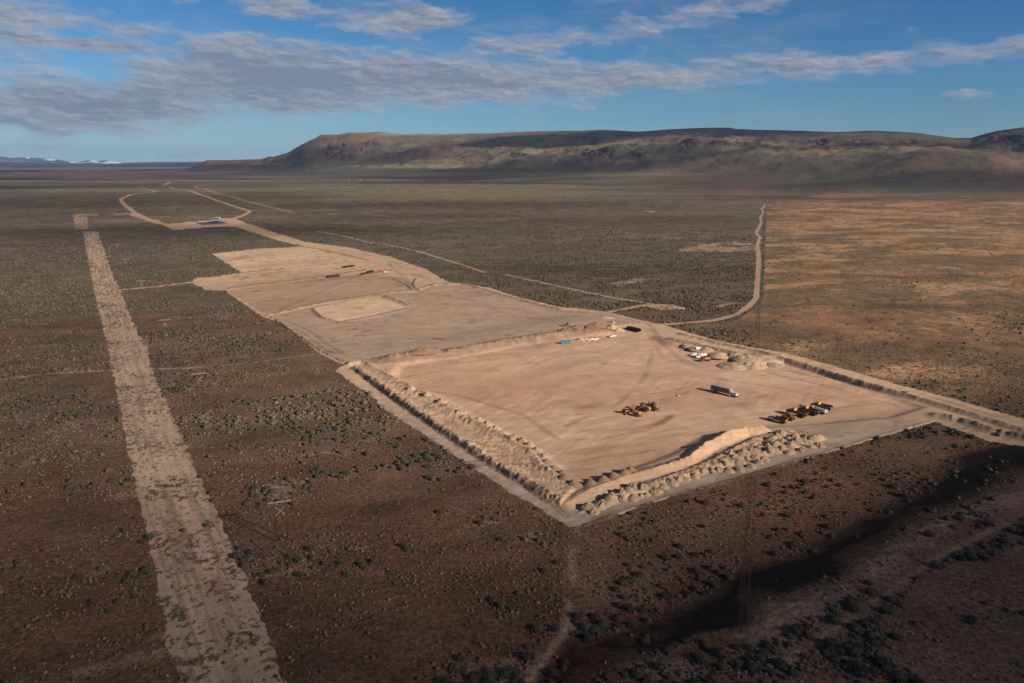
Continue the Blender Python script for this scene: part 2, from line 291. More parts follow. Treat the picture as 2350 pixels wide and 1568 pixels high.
CLS = dict(ground=0, cleared_strip=1, graded_pad=2, dirt_road=3, hills=4, earth_berm=5)
def terrain(X, Y, paint=True):
    X = np.asarray(X, float); Y = np.asarray(Y, float)
    r = np.hypot(X, Y)
    z = .5 * (fbm(X / 70, Y / 70, 1, 3) - .5) + sstep(1400, 3800, r) * 22 * (fbm(X / 750, Y / 750, 2, 3) - .5) * (1 - .3 * sstep(9000, 12000, r))
    hz = np.zeros_like(X); t = np.full(X.shape, -9.)
    far = np.nonzero(r > 2600)[0]
    if len(far):
        hz_, t_, r0_, rc_ = hills(X[far], Y[far]); hz[far] = hz_; t[far] = t_
    z = z + hz
    z = z - 240 * sstep(13000, 20000, r) * (t < 1.2)
    jx = 2.6 * (fbm(X / 5, Y / 5, 51, 3) - .5); jy = 2.6 * (fbm(X / 5, Y / 5, 52, 3) - .5)
    px, py = proj(X + jx, Y + jy, np.zeros_like(X))
    near = r < 5600
    px = np.where(near, px, -1e5)
    ix = np.nonzero(near)[0]
    comp = inpoly(px, py, COMPOUND); farp = inpoly(px, py, FARPAD); strip = inpoly(px, py, STRIP) | inpoly(px, py, LPATCH)
    bl = inpoly(px, py, BERM_L); bb = inpoly(px, py, BERM_B); p0 = inpoly(px, py, PAD0); p1 = inpoly(px, py, PAD1)
    pad = comp | farp
    z = np.where(pad | strip, z * .25, z)
    # ---- relief of the earthworks
    d0, s0 = dline(X, Y, np.array([G(*p) for p in PAD0 + PAD0[:1]]), 9.)
    z = z - np.where(p0, 1.6 * sstep(0, 7, d0), 0)
    z = z + np.where(p1, .7, 0)
    dbl, _ = dline(X, Y, np.array([G(*p) for p in BERM_L + BERM_L[:1]]), 14.)
    dbb, _ = dline(X, Y, np.array([G(*p) for p in BERM_B + BERM_B[:1]]), 14.)
    lump = 1 - np.abs(2 * vnoise(*aniso(X, Y, .9, 5.2, 3.4), 61) - 1); lump2 = 1 - np.abs(2 * vnoise(X / 2.6, Y / 2.6, 62) - 1)
    lf = fbm(X / 1.7, Y / 1.7, 63, 2)
    outer, _ = dline(X, Y, wline([(800,848),(880,909),(1000,995),(1100,1063),(1200,1125),(1290,1175)]), 14.)
    inner, _ = dline(X, Y, wline([(870,845),(985,905),(1090,965),(1160,995),(1230,1035),(1265,1075),(1300,1098)]), 14.)
    fn = fbm(X / .9, Y / .9, 68, 2) - .5
    bz = np.where(bl, sstep(0, 2.8, dbl) * (.75 + .3 * lf + .35 * fn + np.exp(-((outer - 4.6) / 2.6) ** 2) * (.6 + 1.2 * lump * (.3 + .7 * vnoise(X / 7, Y / 7, 64)) + .5 * fn)
        + np.exp(-((inner - 3.2) / 2.0) ** 2) * (.25 + 1.3 * lump * vnoise(X / 5, Y / 5, 66)) + .5 * lump2 * sstep(.5, .7, vnoise(X / 11, Y / 11, 70))), 0)
    bz = bz + np.where(bb, sstep(0, 3, dbb) * (.6 + .5 * lump + .3 * lump2 + .4 * lf + .5 * (fbm(X / .9, Y / .9, 69, 2) - .5)), 0)
    dr_, sr_ = dline(X, Y, RIDGE, 16.)
    rw = 4.0 + 1.6 * vnoise(sr_ / 14, sr_ * 0, 65)
    rh = (1.3 + 1.9 * sstep(30, 105, sr_)) * (.85 + .3 * vnoise(sr_ / 6, sr_ * 0 + 3, 66))
    ridge = rh * np.clip(1 - dr_ / rw, 0, 1) ** .85 * (1 + .25 * (lump2 - .5))
    bz = np.maximum(bz, ridge)
    dk, sk = dline(X, Y, BANK, 14.)
    bank = np.clip(1 - dk / 8.5, 0, 1) * (2.5 * sstep(8, 40, sk)) * (.6 + .6 * lump)
    bz = np.maximum(bz, bank)
    lz = np.zeros_like(X); ldark = np.zeros_like(X)
    for W, w, h in LINES:
        dl, sl_ = dline(X, Y, W, w * 2.5)
        g = np.exp(-(dl / w) ** 2) * (dl < 1e8)
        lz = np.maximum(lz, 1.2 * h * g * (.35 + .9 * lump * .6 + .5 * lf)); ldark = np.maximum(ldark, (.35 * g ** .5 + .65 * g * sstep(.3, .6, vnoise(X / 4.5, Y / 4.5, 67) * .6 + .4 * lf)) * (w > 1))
    # ditch beside the haul road
    dd, _ = dline(X, Y, wline([(1600,778),(1745,812),(1960,877),(2220,955),(2350,995),(2500,1040)]), 6.)
    lz = lz - .9 * np.exp(-(dd / 1.6) ** 2) * (dd < 1e8)
    z = z + bz + lz
    if not paint: return z
    cls = np.zeros(X.shape, np.int8)
    veg = np.ones(X.shape, np.float32); dens = np.zeros(X.shape, np.float32); tuft = np.zeros(X.shape, np.float32)
    # ---- scrub colours
    A = R(22)
    n1 = fbm(*aniso(X, Y, A, 150, 70), 71, 4); n2 = fbm(*aniso(X, Y, A, 46, 20), 72, 4); n3 = fbm(*aniso(X, Y, A, 420, 150), 73, 4); n4 = fbm(X / 9, Y / 9, 74, 3); n5 = fbm(*aniso(X, Y, A, 18, 7), 78, 4)
    sage = np.array([.102, .091, .062]); brown = np.array([.116, .064, .041]); red = np.array([.150, .074, .046]); pale = np.array([.24, .165, .115])
    fz = sstep(330, 1000, r + 300 * (n3 - .5) + .25 * X)                   # the foreground is browner
    col = lerp(brown * np.ones((len(X), 1)), sage, np.clip(.25 + .75 * fz + 1.3 * (n1 - .5), 0, 1))
    col = lerp(col, red, .85 * sstep(.54, .68, n2 * .6 + .4 * n3) * (1 - .55 * fz))
    col = lerp(col, pale, .65 * sstep(.55, .70, n5 * .5 + n2 * .3 + n4 * .2))
    col = lerp(col, np.array([.075, .052, .036]), .6 * sstep(.52, .62, fbm(*aniso(X, Y, A, 24, 9), 80, 4)) * (1 - fz))
    col = lerp(col, np.array([.16, .125, .08]), .75 * sstep(.52, .66, n3) * sstep(500, 1800, r))
    grn_lit = sstep(.52, .66, fbm(*aniso(X, Y, R(4), 1500, 500), 75, 4)) * sstep(1500, 3500, r)
    col = lerp(col, np.array([.180, .165, .090]), grn_lit * .85)  # green patches, brightened in colour to stand in for sunlit bands
    rst = sstep(.55, .68, fbm(*aniso(X, Y, R(2), 900, 260), 76, 4)) * sstep(1100, 2000, r) * (1 - sstep(4500, 6000, r))
    col = lerp(col, np.array([.19, .115, .068]), rst * .6)
    dens = np.clip(.66 + 2.6 * (n2 * .5 + n1 * .5 - .5) + .5 * (fz - .4), .02, 1.0)
    clump = sstep(.435, .52, n5 * .40 + n4 * .30 + n2 * .30)
    cl2 = sstep(.44, .54, n5 * .40 + n2 * .30 + n4 * .30)
    dens = dens * (.14 + .90 * cl2) * (fz + (1 - fz) * (.06 + 1.15 * clump))
    col = col * (1 - .28 * sstep(.44, .56, n5 * .5 + n2 * .5) * fz)[:, None]
    tuft = sstep(.48, .60, fbm(*aniso(X, Y, A, 60, 30), 77, 3) * .6 + .4 * fbm(X / 6, Y / 6, 79, 2)) * (1 - fz)
    pj0, qj0 = proj(X + 5 * (n4 - .5), Y + 20 * (n4 - .5), np.zeros_like(X)); pj0 = np.where(near, pj0, -1e5)
    # ---- dry grass field east of the fence
    fj = 8 * (fbm(X / 40, Y / 40, 81, 3) - .5)
    fx_, fy_ = proj(X + fj, Y + fj * 3, np.zeros_like(X)); fx_ = np.where(near, fx_, -1e5)
    fld = inpoly(fx_, fy_, FIELD)
    st = fbm(*aniso(X, Y, R(18), 36, 15), 82, 5, .65); st2 = fbm(*aniso(X, Y, R(22), 240, 90), 83, 4); st3 = fbm(X / 4.2, Y / 4.2, 84, 3)
    gold = lerp(np.array([.305, .182, .098]) * np.ones((len(X), 1)), np.array([.32, .205, .115]), sstep(.45, .7, st2) * sstep(500, 1100, r))
    gold = lerp(gold, np.array([.115, .074, .042]), .70 * sstep(.48, .66, st * .55 + st3 * .45))
    gold = lerp(gold, np.array([.19, .098, .058]), .75 * sstep(.5, .7, fbm(*aniso(X, Y, R(10), 120, 60), 85, 3)))
    gold = lerp(gold, np.array([.09, .075, .045]), .75 * sstep(.60, .72, st2 * .5 + .5 * n1))
    gold = lerp(gold, np.array([.125, .084, .047]), .5 * sstep(.50, .58, st3 * .5 + .5 * fbm(X / 11, Y / 8, 86, 3)) * (1 - sstep(800, 1900, r)))
    gold = lerp(gold, np.array([.10, .072, .042]), .7 * sstep(.47, .6, fbm(*aniso(X, Y, R(24), 75, 40), 87, 5, .6)) )
    gold = lerp(gold, np.array([.085, .062, .038]), .7 * sstep(2050, 2350, px) * sstep(780, 900, py))
    gold = lerp(gold, np.array([.10, .082, .052]), .85 * sstep(.44, .58, fbm(*aniso(X, Y, R(8), 60, 16), 88, 4)) * sstep(110, 10, fx_ - 1752))
    fade = np.where(fld, 1 - sstep(470, 440, fy_) * sstep(.35, .6, n3), 0)
    col = lerp(col, gold, fade)
    dens = np.where(fld, .03 + .25 * sstep(.60, .7, n1) + .6 * inpoly(pj0, qj0, [(1515,748),(1640,752),(1745,766),(1700,792),(1590,770)]), dens); tuft = np.where(fld, .15 * (st3 > .5), tuft)
    # ---- near right: reddish grass, near-black strip with a dark halo, brush band
    pj, qj = proj(X + 7 * (n2 - .5) * 2 + 5 * (n4 - .5), Y + 9 * (n5 - .5) * 2, np.zeros_like(X)); pj = np.where(near, pj, -1e5)
    rr_ = sstep(1290, 1350, px) * sstep(0, 1, near) * sstep(1000, 1020, py)
    col = lerp(col, lerp(np.array([.135, .082, .056]) * np.ones((len(X), 1)), np.array([.165, .076, .047]), sstep(.52, .68, n2)), .75 * rr_ * (1 - fld))
    dens = dens * (1 - .55 * rr_ * (1 - fld) * sstep(1560, 1700, px))
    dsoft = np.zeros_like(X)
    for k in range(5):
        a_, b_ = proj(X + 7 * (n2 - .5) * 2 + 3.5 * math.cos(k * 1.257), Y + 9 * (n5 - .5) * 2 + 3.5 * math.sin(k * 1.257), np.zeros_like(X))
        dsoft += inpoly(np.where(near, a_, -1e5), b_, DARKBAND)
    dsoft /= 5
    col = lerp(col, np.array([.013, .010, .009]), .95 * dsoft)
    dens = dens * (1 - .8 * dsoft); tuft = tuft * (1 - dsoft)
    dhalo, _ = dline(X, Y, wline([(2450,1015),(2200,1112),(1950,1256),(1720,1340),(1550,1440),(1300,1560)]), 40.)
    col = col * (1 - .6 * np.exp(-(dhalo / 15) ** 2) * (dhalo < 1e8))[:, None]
    bz_ = inpoly(pj, qj, BRUSHBAND)
    dens = np.where(bz_, .98 * sstep(.26, .42, n5 * .6 + n2 * .4), dens); col = lerp(col, np.array([.10, .066, .05]), np.where(bz_, .8, 0))
    # ---- pale bare patches and tracks in the scrub
    for P, s in STREAKS:
        m = inpoly(pj, qj, P)
        col = lerp(col, np.array([.33, .225, .15]), np.where(m, s * sstep(.38, .55, n5), 0)); dens = np.where(m, dens * .2, dens)
    dfp, sfp = dline(X, Y, wline([(1322,1210),(1312,1290),(1316,1335),(1300,1440),(1215,1560)]), 4.)
    col = lerp(col, np.array([.26, .18, .13]), .75 * np.exp(-(dfp / 1.5) ** 2) * (dfp < 1e8) * sstep(.3, .5, n4)); dens = np.where(dfp < 2, 0, dens)
    dfp, sfp = dline(X, Y, wline([(2330,1190),(2150,1280),(2040,1360),(1985,1400),(1800,1520)]), 4.)
    col = lerp(col, np.array([.22, .15, .11]), .7 * np.exp(-(dfp / 1.3) ** 2) * (dfp < 1e8) * sstep(.3, .5, n4)); dens = np.where(dfp < 2, 0, dens)
    dfp, sfp = dline(X, Y, wline([(1500,1545),(1668,1480),(1844,1412),(1976,1325),(2152,1212),(2284,1158),(2420,1110)]), 16.)
    col = lerp(col, np.array([.185, .125, .095]), .85 * np.exp(-(dfp / 6.5) ** 2) * (dfp < 1e8) * sstep(.3, .5, n5) * (1 - dsoft)); 
    # fence track
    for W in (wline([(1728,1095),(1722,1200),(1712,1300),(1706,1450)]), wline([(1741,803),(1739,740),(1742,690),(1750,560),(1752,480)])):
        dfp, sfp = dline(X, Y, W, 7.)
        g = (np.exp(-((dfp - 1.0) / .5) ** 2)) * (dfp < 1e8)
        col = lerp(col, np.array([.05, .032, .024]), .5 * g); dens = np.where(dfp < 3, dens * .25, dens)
    # ---- roads
    road = np.zeros(X.shape, bool)
    sand = np.array([.40, .275, .185])
    for P, w, s in ROADS:
        d, s_ = dline(X + jx * .5, Y + jy * .5, wline(P), w * 2 + 10)
        m = d < w * (.75 + .5 * vnoise(s_ / 30, s_ * 0, 91))
        mid = np.exp(-(d / (w * .28)) ** 2) * (.35 if w < 3 else 0.05)
        sx_ = np.where(px > 440, .5, 1.0) if w == 1.1 else 1.0
        col = lerp(col, sand * (1 - mid[:, None] * .5), np.where(m, s, 0) * sx_); dens = np.where(d < w * 1.25, 0, dens); tuft = np.where(d < w * 1.2, 0, tuft)
        if s > .5: road |= m
        veg = np.where(m, 1 - s, veg)
    # ---- cleared strip
    sn = fbm(X / 1.5, Y / 1.5, 92, 4, .65); sn2 = fbm(*aniso(X, Y, R(121), 60, 4), 93, 4); sn3 = fbm(X / 16, Y / 12, 94, 3)
    bl_ = vnoise(np.floor(aniso(X, Y, R(121), 22, 8)[0]) * 3.7, np.floor(aniso(X, Y, R(121), 22, 8)[1]) * 5.3, 95)
    sc = lerp(np.array([.345, .245, .182]) * np.ones((len(X), 1)), np.array([.41, .29, .208]), np.clip(.5 + 1.6 * (sn2 - .5) + .7 * (bl_ - .5), 0, 1))
    sc = lerp(sc, np.array([.40, .285, .185]), .6 * sstep(700, 1000, r))
    sc = lerp(sc, np.array([.095, .072, .048]), .95 * sstep(.54, .60, sn * .72 + sn3 * .28))
    sc = lerp(sc, np.array([.22, .155, .112]), .6 * sstep(.52, .66, fbm(*aniso(X, Y, R(121), 34, 1.2), 96, 3))); sc = sc * (1 + .3 * (fbm(*aniso(X, Y, R(121), 40, 1.3), 97, 2) - .5))[:, None]
    wk = inpoly(px, py, LPATCH)
    sc = np.where(wk[:, None], lerp(sc, col, .3), sc)
    col = np.where(strip[:, None], sc, col)
    dens = np.where(strip, .10 * sstep(.5, .6, sn3) * sstep(.5, .62, sn), dens); tuft = np.where(strip, 0, tuft); veg = np.where(strip, .25, veg)
    # ---- graded ground
    g1 = fbm(*aniso(X, Y, R(18), 70, 26), 101, 4); g2 = fbm(*aniso(X, Y, R(26), 60, 2.2), 102, 3); g3 = fbm(X / 3, Y / 3, 103, 3)
    pc = lerp(np.array([.49, .335, .228]) * np.ones((len(X), 1)), np.array([.435, .28, .188]), sstep(.4, .64, g1))
    pc = pc * (1 + .22 * (g2 - .5) + .16 * (g3 - .5))[:, None]
    p1c = np.array([.345, .25, .184]) * (1 + .18 * (g2 - .5) + .3 * (g1 - .5) + .2 * (g3 - .5))[:, None]
    rim = np.array([.375, .285, .22]) * (1 + .35 * (g3 - .5) + .25 * (g2 - .5))[:, None]
    gc = lerp(rim, np.array([.47, .325, .215]) * (1 + .2 * (g2 - .5) + .2 * (g3 - .5))[:, None], sstep(330, 420, r))   # perimeter track greyer than the haul road
    gc = np.where(p0[:, None], pc, gc); gc = np.where(p1[:, None], p1c, gc)
    gc = np.where((comp & ~p0 & ~p1 & (py < 690) & (px < 1000))[:, None], np.array([.455, .315, .205]) * (1 + .2 * (g2 - .5) + .3 * (g1 - .5))[:, None], gc)
    inn = inpoly(px, py, INNER) | inpoly(px, py, PADTOP)
    gc = np.where(inn[:, None], np.array([.52, .37, .25]) * (1 + .3 * (g1 - .5) + .2 * (g2 - .5))[:, None], gc)
    p3 = inpoly(px, py, [(520,668),(640,652),(840,628),(940,640),(955,665),(885,671),(760,691),(690,705),(612,723)])
    gc = np.where(p3[:, None], np.array([.345, .24, .168]) * (1 + .3 * (g2 - .5) + .35 * (g1 - .5) + .2 * (g3 - .5))[:, None], gc)
    spk = sstep(.56, .68, fbm(*aniso(X, Y, R(20), 9, 1.8), 106, 3)) * sstep(.42, .6, fbm(X / 35, Y / 25, 107, 3))
    gc = gc * (1 - np.where(p0, .16, .32) * spk)[:, None] * (1 + .18 * (fbm(*aniso(X, Y, R(62), 46, 1.6), 108, 3) - .5) * 2 * sstep(.45, .6, fbm(X / 50, Y / 40, 109, 2)))[:, None]
    def smear(cx_, cy_, a, b, c, s, tilt=0):
        nonlocal gc
        dx, dy = px - cx_, py - cy_; ct, s_ = math.cos(R(tilt)), math.sin(R(tilt))
        m = np.exp(-((dx * ct - dy * s_) / a) ** 2 - ((dx * s_ + dy * ct) / b) ** 2) * near
        gc = lerp(gc, np.array(c), s * m * sstep(.3, .6, g2 * .5 + g3 * .5 + .12))
    smear(650, 645, 190, 9, (.30, .205, .14), .8, 6); smear(760, 640, 90, 4, (.22, .15, .105), .8, 6); smear(650, 606, 190, 5, (.36, .245, .165), .7, 5); smear(700, 690, 170, 14, (.30, .21, .15), .75, 8); smear(1000, 690, 140, 9, (.36, .255, .18), .6, -4); smear(560, 592, 60, 5, (.34, .23, .15), .7, 8); smear(1120, 700, 110, 8, (.34, .245, .175), .6, -15)
    smear(1290, 838, 130, 9, (.33, .225, .16), .75, 14); smear(1358, 925, 40, 7, (.27, .17, .11), .8, 10); smear(1386, 829, 10, 3, (.22, .13, .09), .8)
    smear(1709, 923, 26, 7, (.27, .165, .11), .7); smear(1960, 960, 150, 14, (.30, .20, .14), .8, 10); smear(1900, 985, 130, 12, (.33, .24, .18), .7, 8); smear(2080, 955, 60, 12, (.36, .26, .2), .6)
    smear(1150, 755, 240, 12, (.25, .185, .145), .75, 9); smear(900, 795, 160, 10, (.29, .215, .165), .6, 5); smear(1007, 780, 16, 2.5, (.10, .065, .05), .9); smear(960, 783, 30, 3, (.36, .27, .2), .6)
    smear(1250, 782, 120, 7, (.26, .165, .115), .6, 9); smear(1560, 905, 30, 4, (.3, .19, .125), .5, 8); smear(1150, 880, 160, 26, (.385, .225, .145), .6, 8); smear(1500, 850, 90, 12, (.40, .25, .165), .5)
    bcol = lerp(np.array([.45, .315, .21]) * np.ones((len(X), 1)), np.array([.33, .225, .155]), sstep(.42, .6, lf * .5 + .5 * g3))
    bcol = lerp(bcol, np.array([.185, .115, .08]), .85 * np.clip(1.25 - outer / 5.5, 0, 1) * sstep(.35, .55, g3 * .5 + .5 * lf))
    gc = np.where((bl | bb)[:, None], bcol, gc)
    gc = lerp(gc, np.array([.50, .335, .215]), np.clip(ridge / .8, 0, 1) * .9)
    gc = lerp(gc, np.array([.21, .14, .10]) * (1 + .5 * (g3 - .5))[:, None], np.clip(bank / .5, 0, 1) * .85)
    gc = lerp(gc, np.array([.15, .098, .07]), .9 * ldark)  # dark ridge soil, with the ridges' shaded faces also put into the colour
    for W in TRACKS:
        d, s_ = dline(X, Y, W, 4.)
        wt = np.clip(r * .0016, .5, 1.2); g = np.exp(-((d - .8) / wt) ** 2) * (.5 / wt) ** .6 * (d < 1e8) * (.35 + .65 * sstep(.3, .6, vnoise(s_ / 22, s_ * 0 + W[0, 0], 105))) * sstep(0, 12, s_)
        gc = lerp(gc, gc * np.array([.50, .46, .44]), .75 * g)
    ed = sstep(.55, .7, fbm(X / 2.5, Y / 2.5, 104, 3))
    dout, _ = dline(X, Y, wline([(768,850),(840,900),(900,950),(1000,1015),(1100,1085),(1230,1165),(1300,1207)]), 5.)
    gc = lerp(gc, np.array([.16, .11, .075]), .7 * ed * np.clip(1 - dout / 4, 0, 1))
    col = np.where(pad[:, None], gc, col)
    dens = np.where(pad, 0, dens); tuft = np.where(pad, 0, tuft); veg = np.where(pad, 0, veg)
    # berm of darker dirt lines outside pads keep their scrub colour
    # ---- hills
    hz_t = sstep(-.05, .12, t)
    if len(far):
        fpx, fpy = proj(X[far], Y[far], z[far])
        tt = t[far]; xf, yf = X[far], Y[far]
        h1 = fbm(xf / 420, yf / 420, 111, 4); h2 = fbm(xf / 90, yf / 140, 112, 4, .6); h3 = fbm(xf / 1500, yf / 900, 113, 3); h4 = fbm(xf / 34, yf / 60, 114, 4, .65)
        hc = lerp(np.array([.118, .104, .068]) * np.ones((len(xf), 1)), np.array([.135, .092, .064]), sstep(.4, .62, h1))
        hc = lerp(hc, np.array([.205, .165, .092]), .6 * sstep(.52, .68, h3 * .6 + .4 * h1))
        hc = hc * (1 + .55 * (h2 - .5) + .7 * (h4 - .5))[:, None]
        hc = lerp(hc, np.array([.07, .06, .046]), .45 * sstep(.56, .68, h4 * .6 + h2 * .4))
        rock = np.zeros(len(xf))
        for (cx_, cy_, a, b) in ROCKS:
            e = ((fpx - cx_) / a) ** 2 + ((fpy - cy_) / b) ** 2
            rock = np.maximum(rock, sstep(1.5, .4, e + 2.4 * (h2 - .5) + 2.2 * (h4 - .5)))
        hc = lerp(hc, lerp(np.array([.115, .070, .060]) * np.ones((len(xf), 1)), np.array([.042, .032, .034]), sstep(.46, .56, h2 * .4 + h4 * .6)), rock * .95)
        for (cx_, cy_, a, b, c) in LIT_PATCH:
            e = ((fpx - cx_) / a) ** 2 + ((fpy - cy_) / b) ** 2
            hc = lerp(hc, np.array(c), .75 * sstep(1.4, .3, e + 1.2 * (h2 - .5)))  # yellowish patches: sunlight on the slopes put into the hill colour
        k = hz_t[far]
        col[far] = lerp(col[far], hc, k)
        z[far] = z[far] + rock * ((h2 - .5) * 60 + (h4 - .5) * 34)
    veg = np.where(t > 0, veg * (1 - hz_t * .6), veg)
    cls[:] = 0
    cls[hz_t > .5] = 4
    cls[road & (r < 5600)] = 3
    cls[strip] = 1; cls[pad] = 2
    cls[(bl | bb | (ridge > .3)) & comp] = 5
    return z, np.clip(col, .004, .9), veg, cls, dens, tuft
ROCKS = [(775, 352, 50, 20), (738, 320, 22, 5), (850, 330, 26, 6), (1185, 356, 22, 7), (1362, 352, 36, 8), (1478, 356, 24, 6), (1588, 326, 22, 11), (1650, 328, 34, 7), (1790, 344, 18, 5), (1880, 327, 34, 6), (1975, 322, 22, 4), (2080, 326, 18, 5), (2315, 320, 50, 14), (1240, 322, 16, 4), (1440, 310, 30, 3.5), (620, 362, 10, 3)]
LIT_PATCH = [(1222, 348, 26, 6, (.27, .235, .13)), (1430, 370, 40, 7, (.27, .19, .115)), (1510, 360, 40, 8, (.24, .19, .11)), (1850, 350, 110, 9, (.22, .165, .095)), (1000, 382, 220, 5, (.215, .20, .105)), (1380, 400, 260, 5, (.19, .165, .09)), (2100, 340, 130, 9, (.2, .145, .085)), (600, 376, 60, 3, (.25, .2, .12)), (940, 309, 120, 2.5, (.26, .24, .14)), (1600, 452, 160, 6, (.185, .17, .075)), (950, 400, 180, 6, (.19, .18, .10))]

# ------------------------------------------------------------------ materials
def mat_base(name):
    m = bpy.data.materials.new(name); m.use_nodes = True
    nt = m.node_tree; b = nt.nodes['Principled BSDF']; return m, nt, b
def paint_mat(name, col, rough=.5, dirt=.25, metal=0.0, dust=(.33, .23, .16), scale=.9):
    m, nt, b = mat_base(name); L = nt.links.new
    tc = nt.nodes.new('ShaderNodeTexCoord'); nz = nt.nodes.new('ShaderNodeTexNoise'); nz.inputs['Scale'].default_value = scale; nz.inputs['Detail'].default_value = 5
    L(tc.outputs['Object'], nz.inputs['Vector'])
    rp = nt.nodes.new('ShaderNodeMapRange'); rp.inputs[1].default_value = .42; rp.inputs[2].default_value = .68; rp.inputs[4].default_value = dirt; L(nz.outputs[0], rp.inputs[0])
    mx = nt.nodes.new('ShaderNodeMix'); mx.data_type = 'RGBA'; mx.inputs[6].default_value = (*col, 1); mx.inputs[7].default_value = (*dust, 1)
    L(rp.outputs[0], mx.inputs[0]); L(mx.outputs[2], b.inputs['Base Color'])
    b.inputs['Roughness'].default_value = rough; b.inputs['Metallic'].default_value = metal
    return m
def attr_mat(name, ang=28):
    m, nt, b = mat_base(name); L = nt.links.new; N = nt.nodes.new
    at = N('ShaderNodeAttribute'); at.attribute_name = 'tint'; vg = N('ShaderNodeAttribute'); vg.attribute_name = 'scrub'
    geo = N('ShaderNodeNewGeometry')
    def noise(s, d, r=.6):
        t = N('ShaderNodeTexNoise'); L(geo.outputs['Position'], t.inputs['Vector']); t.inputs['Scale'].default_value = s; t.inputs['Detail'].default_value = d; t.inputs['Roughness'].default_value = r; return t.outputs[0]
    def rng(v, a, b_, c, d):
        t = N('ShaderNodeMapRange'); L(v, t.inputs[0]); t.inputs[1].default_value = a; t.inputs[2].default_value = b_; t.inputs[3].default_value = c; t.inputs[4].default_value = d; return t.outputs[0]
    def mul(a, b_):
        t = N('ShaderNodeMath'); t.operation = 'MULTIPLY'; L(a, t.inputs[0]); L(b_, t.inputs[1]); return t.outputs[0]
    n1 = noise(.55, 4, .7); n2 = noise(.09, 4); n3 = noise(2.4, 2)
    n4 = noise(.03, 5, .65); n5 = noise(1.1, 3, .65)
    sp = mul(rng(n1, .36, .64, .62, 1.42), mul(rng(n5, .3, .7, .8, 1.2), rng(n4, .32, .68, .72, 1.3)))          # shrub-sized mottling
    mp = N('ShaderNodeMapping'); L(geo.outputs['Position'], mp.inputs[0]); mp.vector_type = 'TEXTURE'; mp.inputs['Rotation'].default_value = (0, 0, R(ang)); mp.inputs['Scale'].default_value = (26, 1.15, 8)
    tg = N('ShaderNodeTexNoise'); L(mp.outputs[0], tg.inputs['Vector']); tg.inputs['Scale'].default_value = 1.0; tg.inputs['Detail'].default_value = 4; tg.inputs['Roughness'].default_value = .6
    graded = rng(tg.outputs[0], .3, .7, .86, 1.12)      # blade marks in the graded dirt
    fine = mul(rng(n3, .25, .75, .88, 1.12), rng(n2, .25, .75, .84, 1.16))
    mf = N('ShaderNodeMix'); mf.data_type = 'FLOAT'; L(vg.outputs['Fac'], mf.inputs[0]); L(graded, mf.inputs[2]); L(sp, mf.inputs[3])
    f = mul(mf.outputs[0], fine)
    vm = N('ShaderNodeVectorMath'); vm.operation = 'SCALE'; L(at.outputs['Color'], vm.inputs[0]); L(f, vm.inputs['Scale'])
    L(vm.outputs[0], b.inputs['Base Color'])
    b.inputs['Roughness'].default_value = .95; b.inputs['Specular IOR Level'].default_value = .12
    bp = N('ShaderNodeBump'); bp.inputs['Distance'].default_value = .55
    st = N('ShaderNodeMath'); st.operation = 'MULTIPLY_ADD'; L(vg.outputs['Fac'], st.inputs[0]); st.inputs[1].default_value = .55; st.inputs[2].default_value = .22
    L(st.outputs[0], bp.inputs['Strength']); L(n1, bp.inputs['Height']); L(bp.outputs[0], b.inputs['Normal'])
    return m
def soil_mat(name, c1, c2, scale=.8):
    m, nt, b = mat_base(name); L = nt.links.new; N = nt.nodes.new
    geo = N('ShaderNodeNewGeometry'); t = N('ShaderNodeTexNoise'); L(geo.outputs['Position'], t.inputs['Vector']); t.inputs['Scale'].default_value = scale; t.inputs['Detail'].default_value = 6; t.inputs['Roughness'].default_value = .7
    rp = N('ShaderNodeMapRange'); L(t.outputs[0], rp.inputs[0]); rp.inputs[1].default_value = .35; rp.inputs[2].default_value = .65
    mx = N('ShaderNodeMix'); mx.data_type = 'RGBA'; L(rp.outputs[0], mx.inputs[0]); mx.inputs[6].default_value = (*c1, 1); mx.inputs[7].default_value = (*c2, 1); L(mx.outputs[2], b.inputs['Base Color'])
    b.inputs['Roughness'].default_value = .95; b.inputs['Specular IOR Level'].default_value = .1
    bp = N('ShaderNodeBump'); bp.inputs['Distance'].default_value = .5; bp.inputs['Strength'].default_value = 1.0; L(t.outputs[0], bp.inputs['Height']); L(bp.outputs[0], b.inputs['Normal'])
    return m
